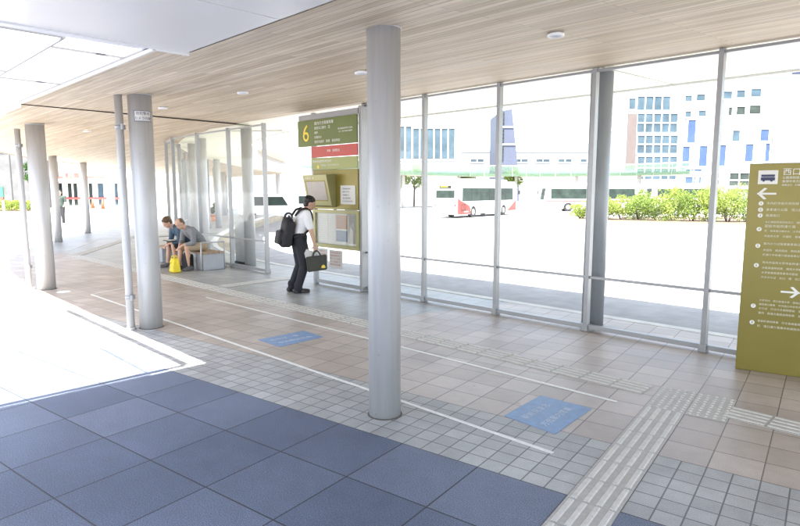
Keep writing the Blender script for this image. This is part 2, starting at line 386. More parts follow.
# paving zones, each its own sheet in the turned grid
def zone(name, pts_e, m, z=0):
    q = MB(); q.prism(pts_e, z-.05, z); return struct(name, q, m, (0, 0, 0), A+EA)
zone('blue_paving', [(-10, -8), (9, -8), (9, 3.2), (-10, 3.2)], 'blue_tile')
zone('small_paving', [(-17.4, 3.2), (9, 3.2), (9, 4.07), (-17.4, 4.07)], 'small_tile')
bl = [us2e(*q) for q in [(-6.1, 5.2), (-17.2, 5.2)] + offset(.7)[4:9][::1]]
# brown tiles under the near canopy; grey tiles show beyond the tactile strip and along the curve
pa = [(9, 4.0), (-8.9, 1.6)] + offset(-.5)[1:]; pb = [(9, 7.75), (-8.9, 7.75)] + offset(5.75)[1:]
pb[2] = (-12, 7.8)
q = MB()
for i in range(len(pa)-1): q.prism([us2e(*x) for x in (pa[i], pa[i+1], pb[i+1], pb[i])], -.1, -.004)
struct('grey_paving', q, 'grey_tile', (0, 0, 0), A+EA)
zone('brown_paving', [(-17.6, 4.07), (9, 4.07), us2e(9, 7.75), us2e(-5.2, 7.75), us2e(-5.9, 5.2), us2e(-17.3, 5.0), us2e(-18.2, 5.1), us2e(-21.4, 4.2), us2e(-18.9, 2.2)], 'brown_tile')

# white inlay lines
def line(pts, wid, name='white_line', z=.004, m='white_inlay'):
    q = MB()
    for a, b in zip(pts, pts[1:]):
        a, b = Vector(a), Vector(b); t = (b-a).normalized(); n = Vector((-t.y, t.x))*wid/2
        q.prism([tuple(a+n-t*wid/2*0), tuple(b+n+t*wid/2), tuple(b-n+t*wid/2), tuple(a-n)], z-.003, z)
    return struct(name, q, m, None, A)
line([(-1.93, 3.43), (-10.7, 3.30)], .035); line([(-10.72, 3.30), (-11.25, 4.45)], .03)
line([(-2.05, 4.68), (-9.05, 4.56)], .035)
line([(-23.2, 7.6), (-19.2, 5.4)], .05)

# tactile paving: raised bars and dots
def tac_tiles(name, cells, z=.005):
    """cells: (origin, xdir, kind) in u/s; each .3 m tile with bars along xdir or dots"""
    q = MB()
    for (cu, cs), ang, kind in cells:
        mt = Matrix.Translation((cu, cs, 0)) @ Matrix.Rotation(ang, 4, 'Z')
        q.box(-.148, .148, -.148, .148, -.02, z, 0, mt)
        if kind == 'bar':
            q.mi = 1
            for k in range(4):
                y = -.1125 + .075*k
                q.profile([(y-.018, z), (y-.011, z+.006), (y+.011, z+.006), (y+.018, z)], 'x', -.138, .138)
                q.bm.verts.ensure_lookup_table()
                bmesh.ops.transform(q.bm, matrix=mt, verts=q.bm.verts[-8:])
        else:
            for i in range(5):
                for j in range(5):
                    b = bmesh.new(); bmesh.ops.create_cone(b, cap_ends=True, segments=10, radius1=.0155, radius2=.009, depth=.006)
                    bmesh.ops.transform(b, matrix=mt @ Matrix.Translation((-.12+.06*i, -.12+.06*j, z+.003)), verts=b.verts); q.mi = 1; q.add(b)
        q.mi = 0
    return struct(name, q, ['tactile', 'tactile_bar'], None, A)
cells = []
for k in range(-6, 6):                               # strip from the foreground up to the dots
    cells.append((e2us(-.97, 4.97-.15-.3*(k+6)), EA+math.pi/2, 'bar'))
for a in (-.97, -.67):
    for b in (5.12, 5.42): cells.append((e2us(a, b), EA, 'dot'))
tac_tiles('tactile_paving', cells)
cells = []; c0 = e2us(-1.13, 5.36)
ang = math.atan2(.14, -3.0)
for k in range(52): cells.append(((-2.13-.3*k, 5.16-.003*k), 0, 'bar'))
c1 = cells[-1][0]
tac_tiles('tactile_paving', cells)
cells = []
for k in range(26): cells.append(((-1.17+.3*k, 5.10), 0.0, 'bar'))
tac_tiles('tactile_paving', cells, .0042)
cells = []
ub, sb = -19.15, 5.42
a2 = math.atan2(4.4, -6.3)
a2 = math.atan2(4.0, -6.0)
for k in range(24): cells.append(((-17.55+.3*k*math.cos(a2), 5.1+.3*k*math.sin(a2)), a2, 'bar'))
tac_tiles('tactile_paving', cells)
cells = [((-9.9, 5.44+.3*k), math.pi/2, 'bar') for k in range(5)]
tac_tiles('tactile_paving', cells)
# manhole lid, a pale disc on the brown tiles
mb = MB(); q = P(-11.35, 3.05); mb.cyl((0, 0, -.01), (0, 0, .006), .11, .11, 28)
tag(mb.build('access_cover', 'white_inlay', None, q), 'small round pale cover set in the brown tiles behind the third column', 'floor cover')

# ------------------------------------------------------------------ canopy
can = thing('canopy_roof', 'long station canopy with weathered timber ceiling and white metal soffit', 'canopy', P(0, 0, 2.9), A)
ZB = 2.9
def zc(s): return 2.96 + .0763*(s-3.1)
def quad(mb, pts): mb.face([(u, s, z-ZB) for u, s, z in pts])
GL = 6.87
# wood ceiling, straight part, ends on a seam
mb = MB()
quad(mb, [(5, 2.33, zc(2.33)), (-4.75, 2.33, zc(2.33)), (-4.75, GL+.03, zc(GL+.03)), (5, GL+.03, zc(GL+.03))])
quad(mb, [(-4.75, 2.05, zc(2.05)), (-8.9, 2.05, zc(2.05)), (-11.97, GL+.03, zc(GL+.03)), (-4.75, GL+.03, zc(GL+.03))])
mb.build('wood_ceiling', 'wood', can)
def zf(t): return 2.868 + .072*t
# wood ceiling, curved part, a little lower
ia, ig, io = INNER, offset(4.85), offset(7.2)
ig[0] = (-11.9, GL+.03); io[0] = (-13.2, 9.1); ig[1] = (-13.2, GL+.03); io[1] = (-14.2, 9.2)
mb = MB()
for i in range(len(ia)-1):
    quad(mb, [(*ia[i], zf(0)), (*ia[i+1], zf(0)), (*ig[i+1], zf(4.85)), (*ig[i], zf(4.85))])
mb.build('wood_ceiling', 'wood', can)
mb = MB()
for i in range(len(ia)-1):
    quad(mb, [(*ig[i], zf(4.85)), (*ig[i+1], zf(4.85)), (*io[i+1], zf(7)), (*io[i], zf(7))])
mb.build('outer_soffit', 'outer_soffit', can)
mb = MB()                                                 # seam between the two ceilings
mb.face([(-8.9, 2.05, zf(0)-ZB), (-11.97, GL+.03, zf(4.85)-ZB), (-11.97, GL+.03, zc(GL)-ZB+.02), (-8.9, 2.05, zc(2.05)-ZB+.02)])
mb.build('ceiling_seam', 'dark_gap', can, recalc=False)
OUT = 9.15
def zo(s): return zc(GL) + .035*(s-GL)
mb = MB()
cuts = [5, 2.3, -.55, -3.4, -6.3, -9.2, -12.0]
for a, b in zip(cuts, cuts[1:]):
    b2 = b-1.2 if b == -12.0 else b
    quad(mb, [(a-.008, GL+.03, zo(GL)), (b+.008, GL+.03, zo(GL)), (b2+.008, OUT, zo(OUT)), (a-.008, OUT, zo(OUT))])
mb.build('outer_soffit', 'outer_soffit', can)
mb = MB()
for b in cuts[1:-1]: mb.box(b-.02, b+.02, GL+.05, OUT-.02, zo(GL)-ZB+.09, zo(GL)-ZB+.12)
mb.build('soffit_joint', 'dark_gap', can)
# metal soffit right of the skylight
mb = MB(); SE = -4.75
jt = [5, 3.6, 1.3, -1.0, -3.4, SE]
for a, b in zip(jt, jt[1:]):
    for s0, s1 in ((-1.6, -.6), (-.6, 2.31)):
        mb.box(a-.006 if a < 5 else a, b+.006 if b > SE else b, s0+.006, s1-.006, 2.895-ZB, 2.925-ZB)
mb.build('metal_soffit', 'soffit_metal', can)
mb = MB()                                                 # roof slab over everything, leaves the skylight open
mb.box(SE, 5, -1.6, 2.33, 2.935-ZB, 3.24-ZB)
mb.prism([(5, 2.331), (SE, 2.331), (SE, OUT), (5, OUT)], 3.40-ZB, 3.62-ZB)
mb.prism([(SE, 2.052), (-8.9, 2.052), (-13.2, OUT), (SE, OUT)], 3.401-ZB, 3.62-ZB)
for i in range(len(ia)-1): mb.prism([ia[i], ia[i+1], io[i+1], io[i]], 3.402-ZB, 3.62-ZB)
mb.build('roof_slab', 'fascia', can)
mb = MB()                                                 # fascias closing the slab edges
mb.box(SE-.02, SE, -1.6, 2.05, 2.885-ZB, 3.24-ZB)
mb.box(SE-.012, SE, 2.05, 2.33, 2.875-ZB, 3.4-ZB)
mb.box(-8.9, SE-.02, 2.03, 2.05, 2.872-ZB, 3.62-ZB)
mb.box(-12, 5, OUT, OUT+.03, zo(OUT)-ZB-.03, 3.62-ZB)
for i in range(len(ia)-1):
    for e, dz in ((ia, zf(0)-.03), (io, zf(7)-.03)):
        a, b = Vector(e[i]), Vector(e[i+1])
        mb.face([(*a, dz-ZB), (*b, dz-ZB), (*b, 3.62-ZB), (*a, 3.62-ZB)])
mb.build('fascia', 'fascia', can)

# skylight: white frame, glass and bars
sk = thing('skylight', 'bright glazed skylight with thin dark joints beside the timber ceiling', 'skylight', P(SE, 0, 2.9), A)
def skb(u0, u1, s0, s1, z0=2.905, z1=2.945): return MB().box(u0-SE, u1-SE, s0, s1, z0-ZB, z1-ZB)
skb(-4.93, SE-.022, -6, 2.025).build('frame', 'white_metal', sk)
cutu = [-4.95, -6.75, -8.55, -10.3, -12.1, -13.9]
cs = [-6, -3.6, -1.1, 1.46]
for a, b in zip(cutu, cutu[1:]):
    for c, d in zip(cs, cs[1:]): skb(b+.012, a-.012, c+.012, d-.012, 2.915, 2.927).build('pane', 'roof_glass', sk)
for a, b in zip([-4.95, -5.35, -7.15, -8.85], [-5.35, -7.15, -8.85]):
    skb(b+.012, a-.012, 1.484, 2.02, 2.915, 2.927).build('pane', 'roof_glass', sk)
for u0, u1, s0, s1 in [(a-.0045, a+.0045, -6, 1.46) for a in cutu[1:-1]] + [(-13.9, -4.95, 1.455, 1.465), (-13.9, -4.95, -1.1045, -1.0955), (-5.355, -5.345, 1.475, 2.02), (-7.155, -7.145, 1.475, 2.02), (-8.88, -4.80, 2.024, 2.046), (-4.962, -4.942, -6, 1.445)]:
    skb(u0, u1, s0, s1, 2.898, 2.914).build('seal', 'seal_grey', sk)
skb(-8.9, -5.0, 1.78, 1.85, 3.0, 3.05).build('snow_rail', 'white_metal', sk)
skb(-5.02, -4.96, -6, 1.8, 3.0, 3.05).build('snow_rail', 'white_metal', sk)

# downlights in the wood ceiling
DL = ['silver ceiling downlight to the right of the near column', 'silver ceiling downlight just left of the near column top', 'silver ceiling downlight above the man with the backpack',
      'silver ceiling downlight just right of the column with the white notice', 'silver ceiling downlight between the second and third columns', 'silver ceiling downlight nearest the third column top']
for (u, s, z), lb in zip([(-2.62, 4.47, 3.06), (-4.89, 4.34, 3.05), (-6.91, 4.09, 3.04), (-8.9, 3.91, 3.02), (-10.85, 3.98, 2.965), (-12.91, 4.1, 2.965)], DL):
    t = thing('downlight', lb, 'ceiling light', P(u, s, z-.012), A, 'downlights in the timber ceiling')
    t.rotation_euler = (math.atan(.0763), 0, A); 
    q = MB()
    b = bmesh.new(); seg = 28
    prof = [(.045, .03), (.047, -.012), (.062, -.018), (.070, -.010), (.070, .006)]
    rings = [[b.verts.new((r*math.cos(2*math.pi*k/seg), r*math.sin(2*math.pi*k/seg), zz)) for k in range(seg)] for r, zz in prof]
    for ra, rb in zip(rings, rings[1:]):
        for k in range(seg): b.faces.new((ra[k], ra[(k+1) % seg], rb[(k+1) % seg], rb[k])).smooth = True
    q.add(b).build('trim_ring', 'white_metal', t)
    MB().cyl((0, 0, .0), (0, 0, .004), .046, .046, 24).build('lens', 'dark_gap', t)

# ------------------------------------------------------------------ columns
def column(u, s, r, zt, label, m='column_paint', group='round columns carrying the canopy', flange=True):
    t = thing('column', label, 'column', P(u, s), A, group)
    q = MB(); q.cyl((0, 0, 0), (0, 0, zt), r, r, 48); q.build('shaft', m, t)
    if flange:
        q = MB(); q.cyl((0, 0, .001), (0, 0, .007), r+.012, r+.004, 48); q.build('base_ring', 'dirt', t)
        q = MB(); q.cyl((0, 0, zt-.012), (0, 0, zt+.002), r+.006, r+.006, 48); q.build('top_collar', m, t)
    return t
column(-3.255, 3.115, .127, 2.965, 'thick grey column standing nearest, alone in the middle of the floor')
c2 = column(-7.59, 3.04, .142, 2.96, 'grey column wrapped by a white notice and paired with a thin pipe')
column(-11.91, 2.93, .15, 2.92, 'pale column with a pipe, third from the right, beside the sunlit floor')
column(-22.5, 6.0, .125, 2.92, 'pale column half hidden behind the third column', flange=False)
column(-26.4, 8.15, .125, 2.92, 'slim far column in front of the shop front, left of the farthest one', flange=False)
column(-34.4, 12.0, .15, 2.95, 'farthest slim column standing by the shop front doors', flange=False)
column(-3.57, 7.26, .14, 3.3, 'grey column standing outside the glass wall on the right', m='shaded_column_paint', group='columns outside the glass', flange=False)
column(-7.66, 7.3, .12, 3.3, 'grey column just outside the glass behind the stop board', m='shaded_column_paint', group='columns outside the glass', flange=False)
column(-12.2, 7.28, .13, 3.2, 'pale column outside the glass beside the rounded grey panel', group='columns outside the glass', flange=False)
co7 = offset(5.25)
for k, lb in zip((3, 4, 5, 6, 7), ('nearest', 'second', 'third', 'fourth', 'farthest')):
    column(*co7[k], .15, 3.2, lb + ' of the pale columns in a row beyond the left glass screen', group='columns outside the glass', flange=False)
# notice bent round the second column
r = .1445
q = MB(); n = 14
# facing the camera
def colang(u, s):
    d = Vector((0, 0, 0)) - P(u, s); w_ = Vector((d.dot(D), d.dot(N))); return math.atan2(w_.y, w_.x)
a0 = colang(-7.59, 3.04) - .02
nz0, nz1, half = 2.62, 2.75, .105
def wrap(x, z, rr): a = a0 + x/r; return (rr*math.cos(a), rr*math.sin(a), z)
OFFX = .035
for i in range(n):
    x0, x1 = OFFX-half + 2*half*i/n, OFFX-half + 2*half*(i+1)/n
    q.face([wrap(x0, nz0, r), wrap(x1, nz0, r), wrap(x1, nz1, r), wrap(x0, nz1, r)])
nt_ = thing('notice', 'white two line Japanese camera notice bent round the second column', 'notice', P(-7.59, 3.04), A)
q.build('plate', 'paper', nt_)
q = MB()
for i in range(n):
    x0, x1 = OFFX-half + 2*half*i/n, OFFX-half + 2*half*(i+1)/n
    for za, zb in ((nz0, nz0+.006), (nz1-.006, nz1)): q.face([wrap(x0, za, r+.0008), wrap(x1, za, r+.0008), wrap(x1, zb, r+.0008), wrap(x0, zb, r+.0008)])
for xa in (OFFX-half, OFFX+half-.006): q.face([wrap(xa, nz0, r+.0008), wrap(xa+.006, nz0, r+.0008), wrap(xa+.006, nz1, r+.0008), wrap(xa, nz1, r+.0008)])
q.build('border', 'navy_ink', nt_)
q = MB()
for body, zz in (('防犯警戒', 2.714), ('カメラ作動', 2.655)):
    me = text_mesh(body, .042, 'CENTER', 0); b = bmesh.new(); b.from_mesh(me)
    for v in b.verts: v.co = Vector(wrap(v.co.x + OFFX, zz + v.co.y*.98, r+.0012))
    q.add(b)
q.build('lettering', 'navy_ink', nt_)

# downpipes
def pipe(u, s, zt, label):
    t = thing('downpipe', label, 'drain pipe', P(u, s), A, 'drain pipes beside the columns')
    q = MB(); q.cyl((0, 0, 0), (0, 0, zt), .047, .047, 24); q.build('tube', 'column_paint', t)
    for z in (.42, 2.55):
        q = MB(); q.cyl((0, 0, z-.02), (0, 0, z+.02), .054, .054, 24); q.box(.0, .1, -.012, .012, z-.035, z+.035, .003)
        q.box(.0, .012, .0, .07, z-.03, z+.03); q.build('bracket', 'frame_metal', t)
    q = MB(); q.cyl((0, 0, 0), (0, 0, .03), .062, .055, 24); q.build('base_collar', 'column_paint', t)
pipe(-7.64, 2.80, 2.94, 'thin grey drain pipe left of the column with the notice')
pipe(-12.0, 2.68, 2.83, 'thin grey drain pipe left of the third column')

# ------------------------------------------------------------------ glass walls
def gwall(root, u0, u1, s=GL, zt=3.22, first=True, last=True, trz=.69):
    """one bay between two mullions; origin of root at u of the wall's first post"""
    pass
def glass_run(label, posts, pos, zt, name='glass_wall'):
    """posts: list of (u,s); straight bays between them"""
    o = Vector((*posts[0], 0)); t = thing(name, label, 'glass wall', P(*posts[0]), A)
    for i, q0 in enumerate(posts):
        a = Vector((*q0, 0)) - o
        nx = Vector((*posts[min(i+1, len(posts)-1)], 0)) - Vector((*posts[max(i-1, 0)], 0)); an = math.atan2(nx.y, nx.x)
        mt = Matrix.Translation(a) @ Matrix.Rotation(an, 4, 'Z')
        q = MB(); q.box(-.026, .026, -.045, .045, .0, zt(i), .004, mt)
        q.build('mullion', 'frame_metal', t)
        if pos:
            q = MB(); q.box(-.042, .042, -.055, .055, .0, .085, .004, mt); q.build('post_shoe', 'frame_metal', t)
    for i in range(len(posts)-1):
        a, b = Vector((*posts[i], 0)) - o, Vector((*posts[i+1], 0)) - o
        d = b-a; L = d.length; mt = Matrix.Translation(a) @ Matrix.Rotation(math.atan2(d.y, d.x), 4, 'Z')
        z1 = min(zt(i), zt(i+1)) - .02
        q = MB(); q.box(.028, L-.028, -.03, .03, .03, .085, .003, mt); q.build('bottom_rail', 'frame_metal', t)
        q = MB(); q.box(.028, L-.028, -.02, .02, .672, .704, .003, mt); q.build('transom', 'frame_metal', t)
        q = MB(); q.box(.028, L-.028, -.028, .028, z1-.03, z1, .003, mt); q.build('head_rail', 'frame_metal', t)
        q = MB(); q.box(.027, L-.027, -.005, .005, .086, .671, 0, mt); q.build('pane', 'glass', t)
        q = MB(); q.box(.027, L-.027, -.005, .005, .705, z1-.031, 0, mt); q.build('pane', 'glass', t)
    return t
glass_run('tall glass wall with grey mullions along the right of the walkway', [(4.96-1.40*k - .02*(k>4), GL) for k in range(10)], True, lambda i: zc(GL)-.005)
og = offset(4.85)
pts = [(-10.82, GL), (-12.3, GL), (-13.85, GL+.02), (-15.4, GL+.1), (-17.0, 7.5)] + og[4:8]
fine = pts[:4]
for a, b in zip(pts[3:], pts[4:]):
    a, b = Vector(a), Vector(b); n_ = max(1, round((b-a).length/1.45))
    for k in range(1, n_+1): fine.append(tuple(a.lerp(b, k/n_)))
glass_run('tall glass screen behind the bench, running away to the left', fine, True, lambda i: 3.17 if i > 1 else 3.17, 'glass_screen')
# ------------------------------------------------------------------ bus stop board set in the gap of the glass wall
b6 = thing('bus_stop_board', 'tall olive bus stop board with yellow 6, red band and timetable case', 'stop board', P(-8.98, 6.78), A)
W_ = 1.34
for x in (0, W_): MB().box(x-.035, x+.035, -.04, .04, 0, 3.2, .004).build('post', 'frame_metal', b6)
MB().box(.036, W_-.036, -.03, .03, .03, .10, .004).build('bottom_rail', 'frame_metal', b6)
MB().box(-.40, W_-.036, -.05, .05, 3.07, 3.17, .003).build('head_beam', 'frame_metal', b6)
sg = MB().box(-.40, W_-.037, -.075, -.042, 2.585, 3.065, .004).build('number_sign', 'olive_green', b6)
q = MB(); add_text(q, '6', .44, (-.14, -.0785, 2.815), 'CENTER'); q.build('numeral', 'yellow_ink', sg)
rg = random.Random(3); q = MB()
for k, (wd, h) in enumerate(((.66, .068), (.55, .056), (.16, .05), (.24, .052), (.85, .055))):
    scribble(q, .12, .12+wd*.9, 2.985-.083*k, h, rg, (0, -.0765, 0))
scribble(q, .80, 1.2, 2.85, .035, rg, (0, -.0765, 0)); scribble(q, .82, 1.2, 2.80, .03, rg, (0, -.0765, 0))
q.build('lettering', 'white_ink', sg)
rp = MB().box(.0, W_-.037, -.07, -.042, 2.375, 2.575, .003).build('red_band', 'coral_red', b6)
q = MB(); scribble(q, .48, .85, 2.48, .05, rg, (0, -.0715, 0)); q.build('lettering', 'white_ink', rp)
lp = MB().box(.0, W_-.037, -.066, -.042, 2.15, 2.365, .003).build('route_panel', 'olive_pale', b6)
q = MB(); scribble(q, .04, .62, 2.30, .05, rg, (0, -.0675, 0)); scribble(q, .30, .84, 2.225, .035, rg, (0, -.0675, 0)); q.build('lettering', 'white_ink', lp)
MB().cyl((.2, -.0662, 2.2), (.2, -.0675, 2.2), .03, .03, 16).build('yellow_spot', 'yellow_ink', lp)
bx = MB().box(.037, W_-.037, -.06, .06, 1.43, 2.145, .006).build('service_panel', 'olive', b6)
q = MB(); q.profile([(-.061, 1.47), (-.061, 2.06), (-.28, 2.05), (-.16, 1.50)], 'x', .0, .70)
mon = q.build('monitor_housing', 'olive_frame', b6)
# screen lies on the housing's sloping front: front edge from (-.28,2.05) to (-.16,1.50)
def slope(x, z, lift): 
    t_ = (2.05-z)/.55; return (x, -.28+.12*t_ - lift*.977, z - lift*.21)
q = MB(); q.face([slope(.07, 1.60, .003), slope(.62, 1.60, .003), slope(.62, 1.93, .003), slope(.07, 1.93, .003)]); q.build('screen', 'screen', mon)
q = MB()
for xa, xb, za, zb in ((.05, .64, 1.93, 1.95), (.05, .64, 1.58, 1.60), (.05, .07, 1.60, 1.93), (.62, .64, 1.60, 1.93)):
    q.face([slope(xa, za, .005), slope(xb, za, .005), slope(xb, zb, .005), slope(xa, zb, .005)])
q.build('screen_frame', 'olive', mon)
q = MB(); scribble(q, .08, .36, 0, .04, rg, slope(0, 1.99, .004)); q.build('lettering', 'white_ink', mon)
pn = MB().box(.84, 1.24, -.068, -.061, 1.53, 1.86).build('notice', 'paper', b6)
q = MB()
for k in range(5): scribble(q, .90, .90+rg.uniform(.2, .3), 1.80-.055*k, .03, rg, (0, -.0685, 0))
q.build('lettering', 'navy_ink', pn)
q = MB()
for xa, xb, za, zb in ((.02, 1.32, 1.36, 1.42), (.02, 1.32, .72, .79), (.02, .09, .79, 1.36), (1.25, 1.32, .79, 1.36)): q.box(xa, xb, -.07, .05, za, zb, .004)
cs_ = q.build('timetable_case', 'olive_frame', b6)
MB().box(.09, 1.25, -.01, .0, .79, 1.36).build('backing', 'paper', cs_)
MB().box(.09, 1.25, -.058, -.053, .791, 1.359).build('pane', 'glass', cs_)
sheets = [('paper', .12, .40, .85, 1.33), ('paper', .42, .62, .85, 1.33), ('paper_orange', .64, .95, 1.08, 1.33), ('paper_blue', .64, .95, .85, 1.05), ('screen', .99, 1.22, .83, 1.34)]
for m_, xa, xb, za, zb in sheets:
    t_ = MB().box(xa, xb, -.016, -.011, za, zb).build('timetable', m_, cs_)
    q = MB(); z = zb-.04
    while z > za+.03: scribble(q, xa+.02, xb-.02, z, .016, rg, (0, -.0165, 0)); z -= .034
    q.build('lettering', 'frame_metal', t_)
MB().box(.036, W_-.036, -.006, .006, .101, .715).build('pane', 'glass', b6)
for xa, xb, za, zb, m_ in ((.09, .38, .42, .69, 'coral_red'), (.42, .80, .34, .68, 'coral_red')):
    po = MB().box(xa, xb, -.012, -.007, za, zb).build('poster', 'paper', b6)
    q = MB(); z = zb-.05
    while z > za+.03: scribble(q, xa+.03, xb-.03, z, .032, rg, (0, -.0125, 0)); z -= .055
    q.build('lettering', m_, po)

# ------------------------------------------------------------------ guide totem on the right
tot = thing('guide_totem', 'olive guide totem with white bus pictogram, arrows and numbered rows', 'sign', P(-1.62, 6.42), A+EA+.07)
TW = .95
MB().box(0, TW, 0, .14, .0, 2.03, .006).build('slab', 'olive', tot)
MB().box(.03, TW-.03, .02, .12, -.02, .012).build('plinth', 'dark_gap', tot)
pl = MB().box(.075, .235, -.004, .0, 1.835, 1.965).build('pictogram_plate', 'white_ink', tot)
q = MB(); q.mi = 0
q.box(.098, .212, -.0065, -.0042, 1.87, 1.898); q.box(.104, .206, -.0065, -.0042, 1.9, 1.9035)
q.box(.10, .21, -.0065, -.0042, 1.906, 1.925, 0)
for x in (.122, .185): q.cyl((x, -.0042, 1.868), (x, -.0068, 1.868), .010, .010, 14)
for x in (.135, .158, .181): q.box(x, x+.003, -.0075, -.0064, 1.908, 1.923)
q.build('bus_pictogram', 'navy_ink', pl)
q = MB(); add_text(q, '西口バスのりば', .072, (.27, -.0035, 1.945)); 
for k, (wd, h) in enumerate(((.42, .026), (.38, .026), (.30, .02))): scribble(q, .27, .27+wd, 1.893-.034*k, h, rg, (0, -.002, 0))
q.build('heading', 'white_ink', tot)
def arrow(cx, cz, sgn, L, wd=.018):
    m = MB(); hd = L*.36
    m.box(cx-L/2, cx+L/2, -.004, -.001, cz-wd/2, cz+wd/2)
    tip = cx - sgn*L/2
    for k in (1, -1):
        m.face([(tip - sgn*.004, -.0045, cz - k*wd*.2), (tip + sgn*hd, -.0045, cz + k*hd), (tip + sgn*(hd+.024), -.0045, cz + k*(hd-.006)), (tip + sgn*.026, -.0045, cz - k*wd*.2)])
    return m
arrow(.155, 1.745, 1, .155).build('arrow', 'white_ink', tot)
arrow(.405, .815, -1, .15).build('arrow', 'white_ink', tot)
rows = [('1', 1.652, [(.27, .028, 0)]), ('2', 1.592, [(.40, .028, 0)]), ('3', 1.537, [(.12, .028, 0)]),
        ('4', 1.405, [(.30, .022, .07), (.26, .030, .03), (.36, .022, -.015), (.38, .024, -.065)]),
        ('5', 1.245, [(.34, .026, .022), (.40, .024, -.04), (.42, .024, -.085)]),
        ('6', 1.055, [(.55, .026, .03), (.44, .024, -.022), (.36, .024, -.068), (.36, .024, -.113)]),
        ('7', .655, [(.40, .022, .06), (.34, .022, .02), (.46, .024, -.02), (.40, .024, -.065)]),
        ('8', .49, [(.48, .024, .02), (.50, .026, -.03)])]
for n_, z, ls in rows:
    d_ = MB().cyl((.115, -.0005, z), (.115, -.003, z), .021, .021, 20).build('number_disc', 'white_ink', tot)
    q = MB(); add_text(q, n_, .034, (.115, -.0045, z), 'CENTER'); q.build('numeral', 'olive', d_)
    q = MB()
    for wd, h, dz in ls: scribble(q, .16, .16+wd, z+dz, h, rg, (0, -.002, 0))
    q.build('lettering', 'totem_ink', tot)

# floor stickers with two lines of pale writing
def sticker(pts, label, across):
    c = sum((Vector(p_) for p_ in pts), Vector((0, 0)))/4
    t = thing('floor_sticker', label, 'floor sticker', P(c.x, c.y), A, 'blue stickers on the floor')
    q = MB(); q.prism([(a-c.x, b-c.y) for a, b in pts], -.01, .004); q.build('sheet', 'sticker_blue', t)
    p0, p1, p3 = Vector(pts[0]), Vector(pts[1]), Vector(pts[3])
    ex, ey = (p1-p0), (p3-p0); L, Hh = ex.length, ey.length
    ex = Vector((*ex.normalized(), 0)); ey = Vector((*ey.normalized(), 0)); ey = -ey; o = Vector((*(p3-c), .0045))
    q = MB()
    for fy, a, b in across: scribble(q, L*a, L*b, Hh*fy, Hh*.165, rg, o, ex, ey, .0005)
    q.build('lettering', 'sticker_ink', t)
sticker([(-6.02, 3.66), (-5.99, 4.31), (-5.57, 4.30), (-5.56, 3.66)][0:1] + [(-5.99, 4.31), (-5.57, 4.30), (-5.56, 3.66)], 'blue floor sticker with pale writing on the brown tiles, farther back', ((.32, .12, .88), (.68, .12, .8)))
sticker([(-2.55, 3.75), (-2.59, 4.36), (-2.13, 4.38), (-2.08, 3.72)], 'bigger looking blue floor sticker nearest the striped tactile path', ((.3, .1, .9), (.68, .12, .85)))

# ------------------------------------------------------------------ bench, panel
bn = thing('bench', 'grey box bench with wooden seat and pale tubular armrest by the glass', 'bench', P(-12.16, 6.08), A)
MB().box(-.36, 0, 0, .5, .0, .36, .008).build('end_box', 'bench_grey', bn)
MB().box(-2.5, -2.14, 0, .5, .0, .36, .008).build('end_box', 'bench_grey', bn)
q = MB()
for k in range(4): q.box(-2.52, .02, .0+.128*k, .115+.128*k, .362, .40, .004)
q.build('seat', 'bench_wood', bn)
for x in (-.03, -1.25, -2.47):
    q = MB(); q.tube([(x, -.03, 0), (x, -.03, .62), (x, .53, .62), (x, .53, .0)], .018, 10); q.build('armrest', 'column_paint', bn)
q = MB()
pr = [(-.24, 0), (.24, 0), (.24, .85)] + [(.24*math.cos(a), .85+.24*math.sin(a)) for a in [math.pi*k/14 for k in range(1, 14)]] + [(-.24, .85)]
q.profile(pr, 'y', -.03, .03)
t = thing('barrier_panel', 'rounded grey panel standing outside the glass behind the bench end', 'panel', P(-12.75, 7.38), A)
q.build('plate', 'frame_metal', t)
MB().box(-.26, .26, -.07, .07, 0, .04).build('foot', 'dark_gap', t)

# ------------------------------------------------------------------ people: fused bodies with clothes as children
def cap(q, p0, p1, r0, r1, seg=14):
    p0, p1 = Vector(p0), Vector(p1); d = p1-p0; L = d.length
    b = bmesh.new(); rings = []
    prof = [(-r0*math.cos(a), r0*math.sin(a)) for a in (.35, .75, 1.15, 1.57)] + [(L + r1*math.sin(a), r1*math.cos(a)) for a in (0, .42, .82, 1.22)]
    for z, r in prof: rings.append([b.verts.new((r*math.cos(2*math.pi*k/seg), r*math.sin(2*math.pi*k/seg), z)) for k in range(seg)])
    for ra, rb in zip(rings, rings[1:]):
        for k in range(seg): b.faces.new((ra[k], ra[(k+1) % seg], rb[(k+1) % seg], rb[k]))
    b.faces.new(rings[0][::-1]); b.faces.new(rings[-1])
    bmesh.ops.transform(b, matrix=Matrix.Translation(p0) @ d.to_track_quat('Z', 'Y').to_matrix().to_4x4(), verts=b.verts)
    q.add(b)
def chain(q, pts, rs):
    for i in range(len(pts)-1): cap(q, pts[i], pts[i+1], rs[i], rs[i+1])
def fuse(q, name, m, parent, voxel=.008, smooth=4):
    bmesh.ops.recalc_face_normals(q.bm, faces=q.bm.faces)
    me = bpy.data.meshes.new(name); q.bm.to_mesh(me); q.bm.free()
    o = bpy.data.objects.new(name, me); COL.objects.link(o)
    r = o.modifiers.new('r', 'REMESH'); r.mode = 'VOXEL'; r.voxel_size = voxel; r.use_smooth_shade = True
    s_ = o.modifiers.new('s', 'SMOOTH'); s_.iterations = smooth; s_.factor = .5
    dg = bpy.context.evaluated_depsgraph_get(); dg.update()
    me2 = bpy.data.meshes.new_from_object(o.evaluated_get(dg)); me2.name = name
    bpy.data.objects.remove(o)
    me2.materials.clear(); me2.materials.append(M[m])
    for p_ in me2.polygons: p_.use_smooth = True
    return link(name, me2, parent)
